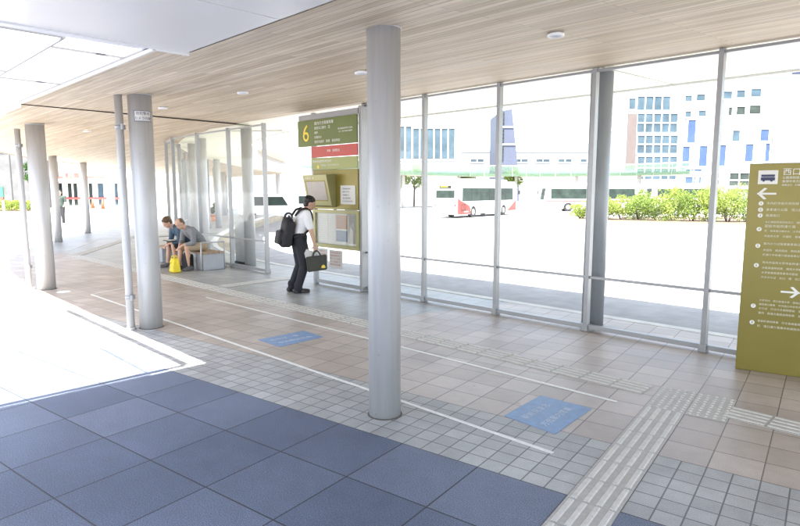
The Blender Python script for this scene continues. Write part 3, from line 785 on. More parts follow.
def rotm(fwd, up=(0, 0, 1)):
    x = Vector(fwd).normalized(); z = Vector(up); y = z.cross(x).normalized(); z = x.cross(y)
    return Matrix((x, y, z)).transposed()
def head(q, c, fwd, k=1.0):
    R = rotm(fwd); c = Vector(c)
    def a(o, r): q.ell(c + R @ (Vector(o)*k), [v*k for v in r], R)
    a((.0, 0, .02), (.098, .076, .105)); a((.03, 0, -.045), (.07, .058, .075)); a((.062, 0, -.075), (.032, .036, .035))
    a((.1, 0, -.02), (.020, .013, .024)); a((.09, 0, -.055), (.014, .026, .010)); a((.083, 0, .03), (.02, .055, .016))
    for s_ in (1, -1): a((-.005, .077*s_, -.015), (.02, .010, .032))
def hair(c, fwd, m, parent, k=1.0, vol=1.0):
    R = rotm(fwd); c = Vector(c); q = MB()
    def a(o, r): q.ell(c + R @ (Vector(o)*k), [v*k*vol for v in r], R)
    a((-.018, 0, .045), (.098, .084, .088)); a((-.05, 0, .0), (.062, .078, .09)); a((.02, 0, .09), (.06, .072, .036))
    rr = random.Random(5)
    for i in range(46):
        th, ph = rr.uniform(0, 6.28), rr.uniform(.1, 1.3)
        d = Vector((math.cos(th)*math.cos(ph)*.095-.02, math.sin(th)*math.cos(ph)*.08, .045+.085*math.sin(ph)))
        if d.x > .05 and d.z < .06: continue
        a(d, (.022, .018, .014))
    return fuse(q, 'hair', m, parent, .007, 2)
def hand(q, w_, d, n, side, curl=.9, k=1.0):
    """w_: wrist, d: direction of the fingers, n: palm normal (towards the palm side), side: +1/-1 where the thumb leaves"""
    w_, d, n = Vector(w_), Vector(d).normalized(), Vector(n).normalized(); s_ = d.cross(n)*side
    for j, off in enumerate((-.026, -.009, .009, .026)): cap(q, w_ + s_*off*.6, w_ + d*.085*k + s_*off, .013, .0115, 8)
    for j, (off, L) in enumerate(((.029, .070), (.010, .080), (-.009, .074), (-.027, .058))):
        p_ = w_ + d*.088*k + s_*off; dd = d.copy()
        for seg_, f in enumerate((.45, .32, .23)):
            a = curl*(.35, .85, 1.25)[seg_]; v = d*math.cos(a) + n*math.sin(a)
            p2 = p_ + v*L*f*k; cap(q, p_, p2, .0095-.001*seg_, .0088-.001*seg_, 8); p_ = p2
    b_ = w_ + d*.025 + s_*.028; m_ = b_ + (d*.6+s_*.7+n*.3).normalized()*.04; e_ = m_ + (d*.85+s_*.1+n*.5).normalized()*.034
    cap(q, b_, m_, .013, .011, 8); cap(q, m_, e_, .011, .009, 8)
def shoe(parent, a, fdir, m, L=.26):
    f = Vector((*fdir, 0)).normalized(); q = MB(); a = Vector((a[0], a[1], 0)); l = Vector((-f.y, f.x, 0))
    cap(q, a - f*.055 + Vector((0, 0, .045)), a + f*.05 + Vector((0, 0, .05)), .042, .043); cap(q, a + f*.05 + Vector((0, 0, .042)), a + f*(L-.10) + Vector((0, 0, .033)), .043, .034)
    cap(q, a + Vector((0, 0, .05)), a + Vector((0, 0, .095)), .045, .043)
    for k in (-1, 1): cap(q, a - f*.05 + l*.012*k + Vector((0, 0, .016)), a + f*(L-.105) + l*.014*k + Vector((0, 0, .016)), .032, .034)
    R = q.bm
    for v in R.verts: v.co.z = max(v.co.z, .001)
    return fuse(q, 'shoe', m, parent, .009, 2)

# man standing at the board, seen from behind
fz = (N*.95 + D*.30).normalized(); man_loc = P(-8.43, 5.93)
man = thing('person', 'man in white short sleeved shirt and dark trousers standing at the olive board', 'person', man_loc, math.atan2(fz.y, fz.x))
hipR, hipL = Vector((.06, -.085, .88)), Vector((.06, .085, .88))
knR, knL = Vector((.115, -.10, .47)), Vector((.10, .09, .47))
anR, anL = Vector((-.01, -.11, .085)), Vector((-.06, .10, .085))
pel, wai, che, nek = Vector((.06, 0, .93)), Vector((.075, 0, 1.08)), Vector((.13, 0, 1.27)), Vector((.185, 0, 1.425))
shR, shL = Vector((.15, -.185, 1.375)), Vector((.15, .185, 1.375))
elR, wrR = Vector((.20, -.245, 1.075)), Vector((.27, -.235, .835))
elL, wrL = Vector((.20, .235, 1.075)), Vector((.26, .215, .84))
hc = Vector((.265, 0, 1.545)); hf = Vector((1, -.12, -.36))
q = MB()
chain(q, [hipR, knR, anR], [.085, .056, .04]); chain(q, [hipL, knL, anL], [.085, .056, .04])
for a, f in ((anR, (1, -.1, 0)), (anL, (1, .1, 0))): cap(q, a - Vector((0, 0, .03)), a + Vector(f)*.13 - Vector((0, 0, .055)), .04, .028)
for s_ in (.06, -.06):
    cap(q, pel + Vector((0, s_, 0)), wai + Vector((0, s_*.8, 0)), .10, .09); cap(q, wai + Vector((0, s_*.8, 0)), che + Vector((0, s_*1.3, 0)), .09, .10)
cap(q, che + Vector((0, .09, .06)), che + Vector((0, -.09, .06)), .09, .09); cap(q, shR, shL, .055, .055)
cap(q, nek + Vector((-.03, 0, -.05)), hc + Vector((-.02, 0, -.05)), .058, .05)
chain(q, [shR, elR, wrR], [.052, .04, .027]); chain(q, [shL, elL, wrL], [.052, .04, .027])
hand(q, wrR, (.12, .03, -1), (.1, 1, .0), -1, 1.25); hand(q, wrL, (.12, -.03, -1), (.1, -1, .0), 1, .8)
head(q, hc, hf)
body = fuse(q, 'body', 'skin', man, .0065, 3)
hair(hc, hf, 'hair_black', man)
q = MB()
for s_ in (.06, -.06):
    cap(q, pel + Vector((.0, s_, .02)), wai + Vector((0, s_*.8, 0)), .117, .11); cap(q, wai + Vector((0, s_*.8, 0)), che + Vector((0, s_*1.3, 0)), .108, .116)
cap(q, che + Vector((0, .095, .06)), che + Vector((0, -.095, .06)), .102, .102); cap(q, shR, shL, .068, .068)
cap(q, nek + Vector((-.035, 0, -.06)), nek + Vector((-.025, 0, -.01)), .085, .068)
for a, b in ((shR, elR), (shL, elL)): cap(q, a, a.lerp(b, .72), .070, .069)
rr = random.Random(8)
for i in range(14):                                   # soft folds
    y = rr.uniform(-.15, .15); z = rr.uniform(1.0, 1.3); cap(q, (-.02 + (z-1)*.25, y, z), (.0 + (z-1)*.25, y + rr.uniform(-.05, .05), z + .08), .02, .012, 8)
fuse(q, 'shirt', 'white_cloth', man, .009, 4)
q = MB()
for s_ in (.065, -.065): cap(q, pel + Vector((-.005, s_, -.06)), pel + Vector((.005, s_, .045)), .125, .122)
chain(q, [hipR, knR, anR + Vector((.0, 0, .0))], [.115, .083, .066]); chain(q, [hipL, knL, anL], [.115, .083, .066])
for a, kx in ((anR, knR), (anL, knL)): cap(q, a + Vector((.0, 0, .06)), a + Vector((.02, 0, -.03)), .068, .066)
fuse(q, 'trousers', 'dark_trouser', man, .009, 3)
q = MB(); 
for k in range(28):
    a, b = 2*math.pi*k/28, 2*math.pi*(k+1)/28
    f_ = lambda t_: Vector((.062 + .128*math.cos(t_), .19*math.sin(t_), .975)); cap(q, f_(a), f_(b), .012, .012, 6)
fuse(q, 'belt', 'black_leather', man, .009, 1)
shoe(man, anR, (1, -.12), 'black_leather', .28); shoe(man, anL, (1, .12), 'black_leather', .28)
# backpack on his back
bp_ = thing('backpack', 'black backpack worn on both shoulders by the standing man', 'backpack', man_loc, man.rotation_euler.z)
lean = Matrix.Translation((-.145, 0, 1.05)) @ Matrix.Rotation(.2, 4, 'Y')
q = MB(); q.box(-.10, .085, -.165, .165, -.25, .22, .06, lean); q.ell(lean @ Vector((-.02, 0, .17)), (.10, .15, .10), sub=3); q.ell(lean @ Vector((-.05, 0, -.1)), (.11, .17, .17), sub=3)
fuse(q, 'main_bag', 'black_cloth', bp_, .01, 4)
q = MB(); q.box(-.175, -.09, -.125, .125, -.22, .02, .035, lean); fuse(q, 'front_pocket', 'black_cloth', bp_, .009, 3)
q = MB(); pts_ = [lean @ Vector((.0, .05, .25)), lean @ Vector((-.02, .03, .29)), lean @ Vector((-.02, -.03, .29)), lean @ Vector((.0, -.05, .25))]; q.tube(pts_, .010); q.build('grab_handle', 'black_cloth', bp_)
for s_ in (1, -1):
    q = MB(); pts_ = [(-.02, .10*s_, 1.35), (.06, .115*s_, 1.445), (.16, .13*s_, 1.465), (.245, .135*s_, 1.40), (.265, .14*s_, 1.28), (.22, .165*s_, 1.12), (.08, .19*s_, 1.01), (-.06, .15*s_, .98)]
    for a, b in zip(pts_, pts_[1:]): cap(q, a, b, .022, .022, 8)
    fuse(q, 'shoulder_strap', 'black_cloth', bp_, .009, 2)
# dark tote hanging from his right hand
tb = thing('tote_bag', 'dark flat tote bag with small yellow mark in the man\'s right hand', 'bag', man_loc, man.rotation_euler.z)
hx, hy = .30, -.245
q = MB(); q.profile([(hx-.20, .635), (hx+.17, .665), (hx+.175, .40), (hx-.17, .375)], 'y', hy-.035, hy+.035)
bmesh.ops.bevel(q.bm, geom=q.bm.edges[:], offset=.012, segments=2, affect='EDGES'); q.build('bag_body', 'tote_cloth', tb)
for y in (-.03, .03):
    q = MB(); q.tube([(hx-.08, hy+y, .63), (hx-.055, hy+y*.6, .71), (hx-.01, hy+y*.2, .745), (hx+.03, hy+y*.6, .715), (hx+.07, hy+y, .64)], .008); q.build('handle', 'tote_cloth', tb)
q = MB(); q.ell((hx+.10, hy-.036, .46), (.035, .003, .03)); q.ell((hx+.10, hy-.038, .445), (.045, .003, .012)); q.build('yellow_mark', 'yellow_ink', tb)
pb_ = thing('paper_bag', 'small white paper bag held together with the dark tote', 'bag', man_loc, man.rotation_euler.z)
q = MB(); q.profile([(hx-.19, .61), (hx-.01, .66), (hx+.0, .71), (hx-.17, .77), (hx-.21, .70)], 'y', hy+.045, hy+.075); q.build('bag_body', 'paper', pb_)

# two people sitting on the bench
def seated(loc, rot, label, top, hairm, bare=True, shorts='khaki', lean_=.30, bald=False, seat=.42, tight=False, hold=.56):
    t = thing('person', label, 'person', loc, rot)
    hR, hL = Vector((0, -.09, seat+.10)), Vector((0, .09, seat+.10))
    kR, kL = Vector((.40, -.13, seat+.085)), Vector((.40, .11, seat+.085))
    aR, aL = Vector((.44, -.15, .085)), Vector((.36, .13, .085))
    pe, wa, ch = Vector((-.02, 0, seat+.12)), Vector((.06, 0, seat+.27)), Vector((lean_*.62+.03, 0, seat+.42))
    nk = Vector((lean_+.06, 0, seat+.54)); hc_ = nk + Vector((.11, 0, .085)); hf_ = Vector((1, 0, -.75))
    sR, sL = ch + Vector((.06, -.18, .06)), ch + Vector((.06, .18, .06))
    eR, eL = Vector((.30, -.24, seat+.19)), Vector((.30, .22, seat+.19))
    wR, wL = Vector((.47, -.06, hold)), Vector((.47, .05, hold))
    q = MB()
    chain(q, [hR, kR, aR], [.08, .056, .04]); chain(q, [hL, kL, aL], [.08, .056, .04])
    cap(q, kR.lerp(aR, .25)+Vector((-.015, 0, 0)), kR.lerp(aR, .5), .052, .045); cap(q, kL.lerp(aL, .25)+Vector((-.015, 0, 0)), kL.lerp(aL, .5), .052, .045)
    for a in (aR, aL): cap(q, a - Vector((0, 0, .03)), a + Vector((.12, 0, -.055)), .038, .027)
    for s_ in (.06, -.06): chain(q, [pe + Vector((0, s_, 0)), wa + Vector((0, s_, 0)), ch + Vector((0, s_*1.2, 0))], [.10, .095, .095])
    cap(q, sR, sL, .055, .055); cap(q, ch + Vector((.06, 0, .07)), hc_ + Vector((-.03, 0, -.04)), .058, .05)
    chain(q, [sR, eR, wR], [.05, .04, .027]); chain(q, [sL, eL, wL], [.05, .04, .027])
    hand(q, wR, (.55, .35, -.5), (.1, .6, -.6), 1, .8); hand(q, wL, (.55, -.35, -.5), (.1, -.6, -.6), -1, .8)
    head(q, hc_, hf_)
    fuse(q, 'body', 'skin', t, .0075, 3)
    if bald:
        R = rotm(hf_); q = MB(); q.ell(hc_ + R @ Vector((-.022, 0, .03)), (.090, .079, .085), R); q.ell(hc_ + R @ Vector((-.05, 0, -.01)), (.055, .075, .07), R); fuse(q, 'hair', 'skin' if bald == 2 else 'hair_brown', t, .008, 2)
    else: hair(hc_, hf_, hairm, t, 1.0, 1.08)
    q = MB()
    for s_ in (.06, -.06): chain(q, [pe + Vector((-.01, s_, .0)), wa + Vector((-.01, s_, 0)), ch + Vector((0, s_*1.3, 0))], [.118, .112, .112])
    cap(q, sR, sL, .072, .072); cap(q, nk + Vector((-.05, .05, -.02)), nk + Vector((-.05, -.05, -.02)), .06, .06)
    for a, b, c in ((sR, eR, wR), (sL, eL, wL)): chain(q, [a, b, b.lerp(c, .55)], [.068, .058, .047])
    fuse(q, 'top', top, t, .01, 4)
    q = MB()
    for s_ in (.06, -.06): cap(q, pe + Vector((-.02, s_, -.03)), pe + Vector((0, s_, .03)), .122, .115)
    for a, b in ((hR, kR), (hL, kL)): chain(q, [a, a.lerp(b, .86)], [.108, .088])
    fuse(q, 'shorts', shorts, t, .01, 3)
    shoe(t, aR, (1, -.1), 'shoe_grey'); shoe(t, aL, (1, .1), 'shoe_grey')
    return t
fr = math.atan2(-N.y, -N.x)
p1 = seated(P(-12.62, 6.24), fr + .12, 'seated man in grey hoodie and khaki shorts leaning over his knees', 'grey_cloth', 'hair_brown', bald=1)
p2 = seated(P(-13.2, 6.24), fr - .02, 'seated person in navy top with brown hair reading on the bench', 'navy_cloth', 'hair_brown', shorts='black_cloth')
t = thing('folder', 'dark open folder of papers on the lap of the person in navy', 'folder', P(-13.18, 5.86), fr)
MB().box(-.14, .14, -.20, .20, .615, .630, .003).build('cover', 'black_cloth', t)
MB().box(-.11, .11, -.16, .16, .632, .640).build('paper_stack', 'paper', t)
# bags on the floor
yb = thing('shopping_bag', 'bright yellow plastic bag on the floor between the seated pair', 'bag', P(-12.36, 5.52), A)
q = MB(); q.box(-.11, .11, -.09, .09, .0, .31, .03); 
for v in q.bm.verts:
    f_ = v.co.z/.31; v.co.x *= 1.05-.25*f_**2; v.co.y *= 1.05-.45*f_**2
for i in range(14): q.ell((rr.uniform(-.09, .09), rr.uniform(-.07, .07), rr.uniform(.05, .28)), (.03, .025, .045))
fuse(q, 'bag_body', 'yellow_bag', yb, .012, 3)
for y in (-.05, .05):
    q = MB(); q.tube([(-.06, y, .28), (-.045, y*.6, .36), (.045, y*.6, .36), (.06, y, .28)], .010); q.build('handle', 'yellow_bag', yb)
kb = thing('rucksack', 'black rucksack standing on the floor right of the yellow bag', 'backpack', P(-12.60, 5.93), A+.3)
q = MB(); q.box(-.12, .12, -.09, .09, .0, .36, .05); q.ell((0, -.02, .30), (.11, .09, .10)); fuse(q, 'main_bag', 'black_cloth', kb, .011, 3)
q = MB(); q.tube([(.10, -.05, .36), (.17, -.08, .28), (.18, -.09, .14), (.13, -.07, .03)], .018); q.build('shoulder_strap', 'black_cloth', kb)

# distant pedestrian by the shop front
def stroller(loc, rot, label, top):
    t = thing('person', label, 'person', loc, rot)
    q = MB()
    for s_ in (1, -1): chain(q, [(0, .09*s_, .9), (.05*s_, .09*s_, .48), (-.02+.06*s_, .1*s_, .06)], [.085, .06, .042]); cap(q, (-.02+.06*s_, .1*s_, .04), (.11+.06*s_, .1*s_, .03), .04, .03)
    for s_ in (.06, -.06): chain(q, [(0, s_, .95), (0, s_, 1.12), (.01, s_*1.3, 1.36)], [.1, .095, .1])
    cap(q, (.0, .18, 1.42), (.0, -.18, 1.42), .055, .055); cap(q, (0, 0, 1.42), (.02, 0, 1.58), .055, .05)
    for s_ in (1, -1): chain(q, [(0, .2*s_, 1.42), (.04, .25*s_, 1.14), (.2, .2*s_, .98)], [.052, .042, .028]); hand(q, (.2, .2*s_, .98), (.9, -.1*s_, -.2), (0, -s_, 0), s_, .8)
    head(q, (.03, 0, 1.64), (1, 0, -.05)); fuse(q, 'body', 'skin', t, .009, 3); hair(Vector((.03, 0, 1.64)), (1, 0, -.05), 'hair_black', t)
    q = MB()
    for s_ in (.06, -.06): chain(q, [(0, s_, .98), (0, s_, 1.12), (.01, s_*1.3, 1.36)], [.122, .115, .118])
    cap(q, (.0, .18, 1.42), (.0, -.18, 1.42), .07, .07)
    for s_ in (1, -1): chain(q, [(0, .2*s_, 1.42), (.03, .24*s_, 1.2)], [.07, .066])
    fuse(q, 'top', top, t, .011, 3)
    q = MB()
    for s_ in (1, -1): chain(q, [(0, .09*s_, .9), (.05*s_, .09*s_, .48), (-.02+.06*s_, .1*s_, .12)], [.115, .085, .07])
    cap(q, (0, .06, .92), (0, -.06, .92), .12, .12); fuse(q, 'trousers', 'black_cloth', t, .011, 3)
stroller((-17.62, 30.5, 0), -1.2, 'distant pedestrian in grey green top walking past the shop front', 'green_cloth')

# ------------------------------------------------------------------ buses
def bus(label, loc, rot, L=10.5, Wd=2.35, Hh=2.85, stripe=False, red=True):
    """local x: forward, y: left; origin on the road under the middle of the rear"""
    t = thing('bus', label, 'bus', loc, rot, 'buses waiting in the loop')
    h = Wd/2; zb = .30
    q = MB()
    # side outline with the wheel arches cut out, extruded over the width
    def arch(cx, r=.52, n=9): return [(cx + r*math.cos(math.pi*(1-k/(n-1))), zb + .14 + r*math.sin(math.pi*(1-k/(n-1)))) for k in range(n)]
    wx = (2.6, L-2.6)
    out = [(0.03, zb)] + [(wx[0]-.52, zb)] + arch(wx[0]) + [(wx[0]+.52, zb), (wx[1]-.52, zb)] + arch(wx[1]) + [(wx[1]+.52, zb), (L-.05, zb), (L, .8), (L-.05, 1.3), (L-.22, Hh-.25), (L-.45, Hh-.02), (L-.8, Hh), (.35, Hh), (.1, Hh-.1), (.02, Hh-.4), (0, 1.0)]
    q.profile(out, 'y', -h, h)
    q.build('body', 'bus_white', t)
    MB().box(1.2, L-1.5, -h+.25, h-.25, Hh, Hh+.16, .05).build('roof_pod', 'bus_white', t)
    for s_ in (1, -1):
        q = MB(); n_ = 6; x0, x1 = .75, L-.75; wd = (x1-x0)/n_
        q.box(x0, x1, s_*(h+.004)-.004, s_*(h+.004)+.004, 1.36, 2.42)
        sw = q.build('side_window', 'bus_glass', t)
        q = MB()
        for k in range(1, n_): q.box(x0+wd*k-.02, x0+wd*k+.02, s_*(h+.012)-.004, s_*(h+.012)+.004, 1.36, 2.42)
        q.box(x0, x1, s_*(h+.012)-.004, s_*(h+.012)+.004, 2.02, 2.04); q.build('window_bar', 'tyre', sw)
        if red:
            q = MB(); y0 = s_*(h+.006)
            q.face([(.02, y0, zb+.02), (2.06, y0, zb+.02), (2.08, y0, .75), (1.95, y0, .98), (1.3, y0, 1.2), (.6, y0, 1.38), (.02, y0, 1.66)] [::s_])
            lv = q.build('red_livery', 'bus_red', t)
            q = MB(); q.face([(L-.06, y0, zb+.1), (L-2.0, y0, zb+.1), (L-1.2, y0, .8), (L-.12, y0, 1.35)][::s_]); q.build('red_livery', 'bus_red', t)
            yy = s_*(h+.010)
            q = MB(); q.box(.55, 1.35, yy-.002, yy+.002, .55, 1.15)
            em = q.build('emblem', 'bus_darkred', t)
            q = MB(); scribble(q, .0, .75, .0, .42, random.Random(4), (.6 if s_ < 0 else 1.3, s_*(h+.014), .85), (-s_, 0, 0), (0, 0, 1), .001, False); q.build('lettering', 'bus_red', em)
            q = MB(); scribble(q, 0, .9, 0, .12, random.Random(6), (1.0 if s_ < 0 else 1.9, s_*(h+.011), .52), (-s_, 0, 0), (0, 0, 1), .001); q.build('lettering', 'bus_white', t)
        if stripe:
            q = MB(); q.box(.3, L-.2, s_*(h+.006)-.002, s_*(h+.006)+.002, 1.06, 1.2); q.build('red_stripe', 'bus_red', t)
        q = MB(); q.box(wx[0]+.9, wx[0]+2.2, s_*(h+.006)-.002, s_*(h+.006)+.002, .85, .95); q.build('amber_strip', 'yellow_ink', t)
        for x in wx:
            q = MB(); q.cyl((x, s_*(h-.32), .47), (x, s_*(h-.02), .47), .46, .46, 28); wl = q.build('wheel', 'tyre', t)
            q = MB(); q.cyl((x, s_*(h-.03), .47), (x, s_*(h-.005), .47), .25, .22, 20); q.build('rim', 'rim', wl)
        q = MB(); q.cyl((-.012, s_*(h-.22), 1.05), (.01, s_*(h-.22), 1.05), .08, .08, 16); q.build('tail_lamp', 'red_lamp', t)
        q = MB(); q.cyl((-.012, s_*(h-.22), .86), (.01, s_*(h-.22), .86), .06, .06, 16); q.build('tail_lamp', 'orange_lamp', t)
        q = MB(); q.ell((L-.02, s_*(h-.3), .75), (.06, .16, .1)); q.build('headlight', 'rim', t)
        q = MB(); q.tube([(L-.3, s_*h, 2.3), (L+.15, s_*(h+.15), 2.35), (L+.2, s_*(h+.18), 2.1)], .02); q.box(L+.15, L+.24, s_*(h+.18)-.09, s_*(h+.18)+.09, 1.85, 2.2, .02); q.build('wing_mirror', 'tyre', t)
    q = MB(); q.box(-.012, .03, -h+.28, h-.28, 1.62, 2.22, .01); rw = q.build('rear_window', 'bus_glass', t)
    q = MB(); q.face([(L-.03, -h+.1, 1.25), (L-.03, h-.1, 1.25), (L-.215, h-.12, 2.45), (L-.215, -h+.12, 2.45)]); q.move((.02, 0, 0)); q.build('windscreen', 'bus_glass', t)
    q = MB(); q.box(-.03, .0, -h+.06, h-.06, .34, .56, .02); q.build('bumper', 'bus_white', t)
    q = MB(); q.box(-.01, .01, -h+.6, h-.6, 2.38, 2.62); rb_ = q.build('route_display', 'window_dark', t)
    q = MB(); scribble(q, .0, .9, 0, .14, random.Random(9), (-.012, .45, 2.5), (0, -1, 0), (0, 0, 1), .001); q.build('lettering', 'yellow_ink', rb_)
    q = MB(); q.box(-.008, .0, -.22, .22, .66, .82); q.build('number_plate', 'paper', t)
    return t
def px(x, y, Y):
    """a point at depth Y seen at (x, y)"""
    a, b = (x-400)/585, (263-y)/585; c, s_ = math.cos(.12414), math.sin(.12414)
    t_ = Y/(c+b*s_); return Vector((a*t_, Y, 1.78 + (-s_+b*c)*t_))
rw_ = px(445, 214, 47)
bus('white bus with red rear quarter and dark windows, seen from behind', (rw_.x, 47, -.48), math.radians(54), 10.8, 2.3, 3.0)
b2_ = px(642, 205, 62)
bus('white bus with a thin red stripe, side on behind the shrubs', (b2_.x, 63, -.5), math.radians(176), 10.2, 2.3, red=False, stripe=True)
b3_ = px(722, 205, 66)
bus('white bus mostly hidden by the shrubs, farthest right', (b3_.x+.6, 67, -.5), math.radians(172), 8.2, 2.3, red=False, stripe=True)

# ------------------------------------------------------------------ planting
def crown(q, c, r, n, leaf, rng, flat=1.0, holes=.0):
    """leaf-sized faces spread through clumps; an uneven outline"""
    c = Vector(c); cl = []
    for i in range(max(5, n//90)):
        th, ph = rng.uniform(0, 6.28), rng.uniform(-1, 1)
        d = Vector((math.cos(th)*math.sqrt(1-ph*ph), math.sin(th)*math.sqrt(1-ph*ph), ph*flat))*rng.uniform(.35, .95)
        cl.append((c + Vector((d.x*r[0], d.y*r[1], d.z*r[2])), rng.uniform(.22, .42)))
    for i in range(n):
        cc, k = rng.choice(cl)
        d = Vector((rng.gauss(0, 1), rng.gauss(0, 1), rng.gauss(0, 1))).normalized()*rng.uniform(.3, 1)**.5*k
        p_ = cc + Vector((d.x*r[0], d.y*r[1], d.z*r[2]))
        a = Vector((rng.gauss(0, 1), rng.gauss(0, 1), rng.gauss(0, .6)+.3)).normalized(); t_ = a.orthogonal().normalized(); t_ = Matrix.Rotation(rng.uniform(0, 6.28), 3, a) @ t_; b_ = a.cross(t_)
        L = leaf*rng.uniform(.6, 1.3)
        q.face([p_ - t_*L, p_ + b_*L*.45, p_ + t_*L, p_ - b_*L*.45])
def shrub(loc, r, label, m, n, leaf, rng, group, cat='shrub', name='shrub'):
    t = thing(name, label, cat, loc, 0, group)
    q = MB(); crown(q, (0, 0, r[2]*.95), r, n, leaf, rng); q.build('foliage', m, t, recalc=False)
    q = MB()
    for k in range(5):
        a = rng.uniform(0, 6.28); q.cyl((.06*math.cos(a), .06*math.sin(a), -.05), (r[0]*.5*math.cos(a), r[1]*.5*math.sin(a), r[2]*1.1), .03, .012, 6)
    q.build('stem', 'trunk', t)
rng = random.Random(11)
# planter island in the loop
q = MB(); isl = [px(556, 214, 41), px(640, 221, 37.5), px(745, 225, 35), px(850, 222, 38), px(850, 212, 46), px(700, 208, 46), px(580, 208, 44.5)]
q.prism([(v.x, v.y) for v in isl], -.6, -.30); t = thing('planter_island', 'pale kerbed planting island in the bus loop', 'planter', (0, 0, 0)); q.build('kerb', 'kerb_stone', t)
q = MB(); q.prism([((v.x-20)*.96+20, (v.y-40)*.93+40) for v in isl], -.35, -.27); q.build('soil', 'trunk', t)
sp = [(581, 43, 1.0), (594, 42.5, 1.3), (606, 41.5, 1.5), (622, 41, 1.6), (640, 40.5, 1.75), (657, 40, 1.75), (674, 39.5, 1.85), (692, 39, 1.95), (710, 38.5, 2.1), (728, 38, 2.2), (745, 38, 2.2), (640, 43, 1.9), (675, 43, 2.0), (712, 42, 2.2)]
wl_ = ['low light green shrub at the left end of the planting island', 'short light green shrub, second from the left end of the island', 'light green shrub just right of the outer column', 'light green shrub in front of the bus with the thin red stripe', 'mid green shrub left of the island middle', 'light green shrub at the island middle', 'light green shrub under the tall curtain windows', 'mid green shrub just left of the right mullion', 'tall light green shrub right of the right mullion', 'tall light green shrub against the guide totem', 'mid green shrub partly behind the guide totem edge', 'back row shrub behind the island middle', 'back row shrub behind the taller shrubs', 'back row shrub nearest the guide totem']
for k, ((x, Y, h), lb) in enumerate(zip(sp, wl_)):
    v = px(x, 215, Y); shrub((v.x, Y, -.3), (1.15+.15*rng.random(), 1.0, h*.60), lb, 'leaf_mid' if 'mid' in lb or 'back' in lb else 'leaf_light', 3200, .062, rng, 'shrubs on the planting island')
def tree(loc, h, r, label, m, n, leaf, rng, group='trees beyond the bus loop', tr=.16):
    t = thing('tree', label, 'tree', loc, 0, group)
    q = MB(); crown(q, (0, 0, h-r[2]*.9), r, n, leaf, rng); q.build('crown', m, t, recalc=False)
    q = MB(); q.cyl((0, 0, -.1), (.05, .03, h*.45), tr, tr*.7, 10); q.cyl((.05, .03, h*.45), (0, 0, h*.8), tr*.7, tr*.25, 8)
    for k in range(6):
        a = rng.uniform(0, 6.28); z0 = h*rng.uniform(.35, .6); q.cyl((.03, .02, z0), (r[0]*.6*math.cos(a), r[1]*.6*math.sin(a), z0 + h*.25), tr*.4, tr*.1, 6)
    q.build('trunk', 'trunk', t)
for x, Y, h, r_, lb in ((398, 78, 5.4, 1.7, 'leafy tree left of the rear of the bus'), (414, 82, 5.8, 1.8, 'leafy tree touching the left glass mullion'), (468, 85, 5.2, 1.7, 'low tree over the middle of the white and red bus'), (510, 84, 5.2, 1.6, 'low tree behind the front of the white and red bus'), (330, 60, 4.6, 1.4, 'dark tree seen behind the standing man\'s head')):
    v = px(x, 208, Y); tree((v.x, Y, -.5), h, (r_, r_, r_*.95), lb, 'leaf_mid' if Y > 70 else 'leaf_dark', 1500, .16, rng)

# ------------------------------------------------------------------ canopy across the loop, with a green glass edge
def far_canopy(label, pts, z0, zg, zt, depth, ncol, cr=.22):
    """pts: world XY of the edge; the roof reaches 'depth' behind it"""
    o = Vector((*pts[0], 0)); t = thing('curved_canopy', label, 'canopy', o)
    back = []
    for i, q0 in enumerate(pts):
        a, b = Vector(pts[max(i-1, 0)]), Vector(pts[min(i+1, len(pts)-1)]); d = (b-a).normalized(); n_ = Vector((-d.y, d.x))
        if n_.y < 0: n_ = -n_
        back.append(Vector(q0) + n_*depth)
    for i in range(len(pts)-1):
        a, b = Vector((*pts[i], 0))-o, Vector((*pts[i+1], 0))-o; d = (b-a); L = d.length; mt = Matrix.Translation(a) @ Matrix.Rotation(math.atan2(d.y, d.x), 4, 'Z')
        n_ = max(2, round(L/2.2)); q = MB()
        for k in range(n_): q.box(L*k/n_+.03, L*(k+1)/n_-.03, -.03, .03, zg, zt, 0, mt)
        q.build('glass_edge', 'canopy_glass', t)
        q = MB()
        for k in range(n_+1): q.box(L*k/n_-.025, L*k/n_+.025, .05, .12, zg, zt, 0, mt)
        q.box(0, L, .04, .14, zt, zt+.12, 0, mt); q.build('edge_bar', 'white_metal', t)
        c, e = Vector((*back[i], 0))-o, Vector((*back[i+1], 0))-o
        q = MB(); q.prism([tuple((a*.97+c*.03)[:2]), tuple((b*.97+e*.03)[:2]), tuple(e[:2]), tuple(c[:2])], z0, z0+.35); q.build('roof', 'facade_cream', t)
    for i in range(ncol):
        f_ = i/(ncol-1)*(len(pts)-1); k = min(int(f_), len(pts)-2); f_ -= k
        pz = Vector(pts[k]).lerp(Vector(pts[k+1]), f_).lerp(Vector(back[k]).lerp(back[k+1], f_), .25)
        q = MB(); q.cyl((pz.x-o.x, pz.y-o.y, -.6), (pz.x-o.x, pz.y-o.y, z0), cr, cr, 20); q.build('column', 'column_paint', t)
cp = [px(x, 180, Y) for x, Y in ((150, 27), (174, 31), (202, 39), (235, 48), (300, 56), (345, 63), (400, 72), (470, 80), (540, 82), (620, 78), (690, 70))]
far_canopy('curved canopy across the bus loop with pale green glass edge', [(v.x, v.y) for v in cp], 3.65, 3.6, 5.0, 6, 14)

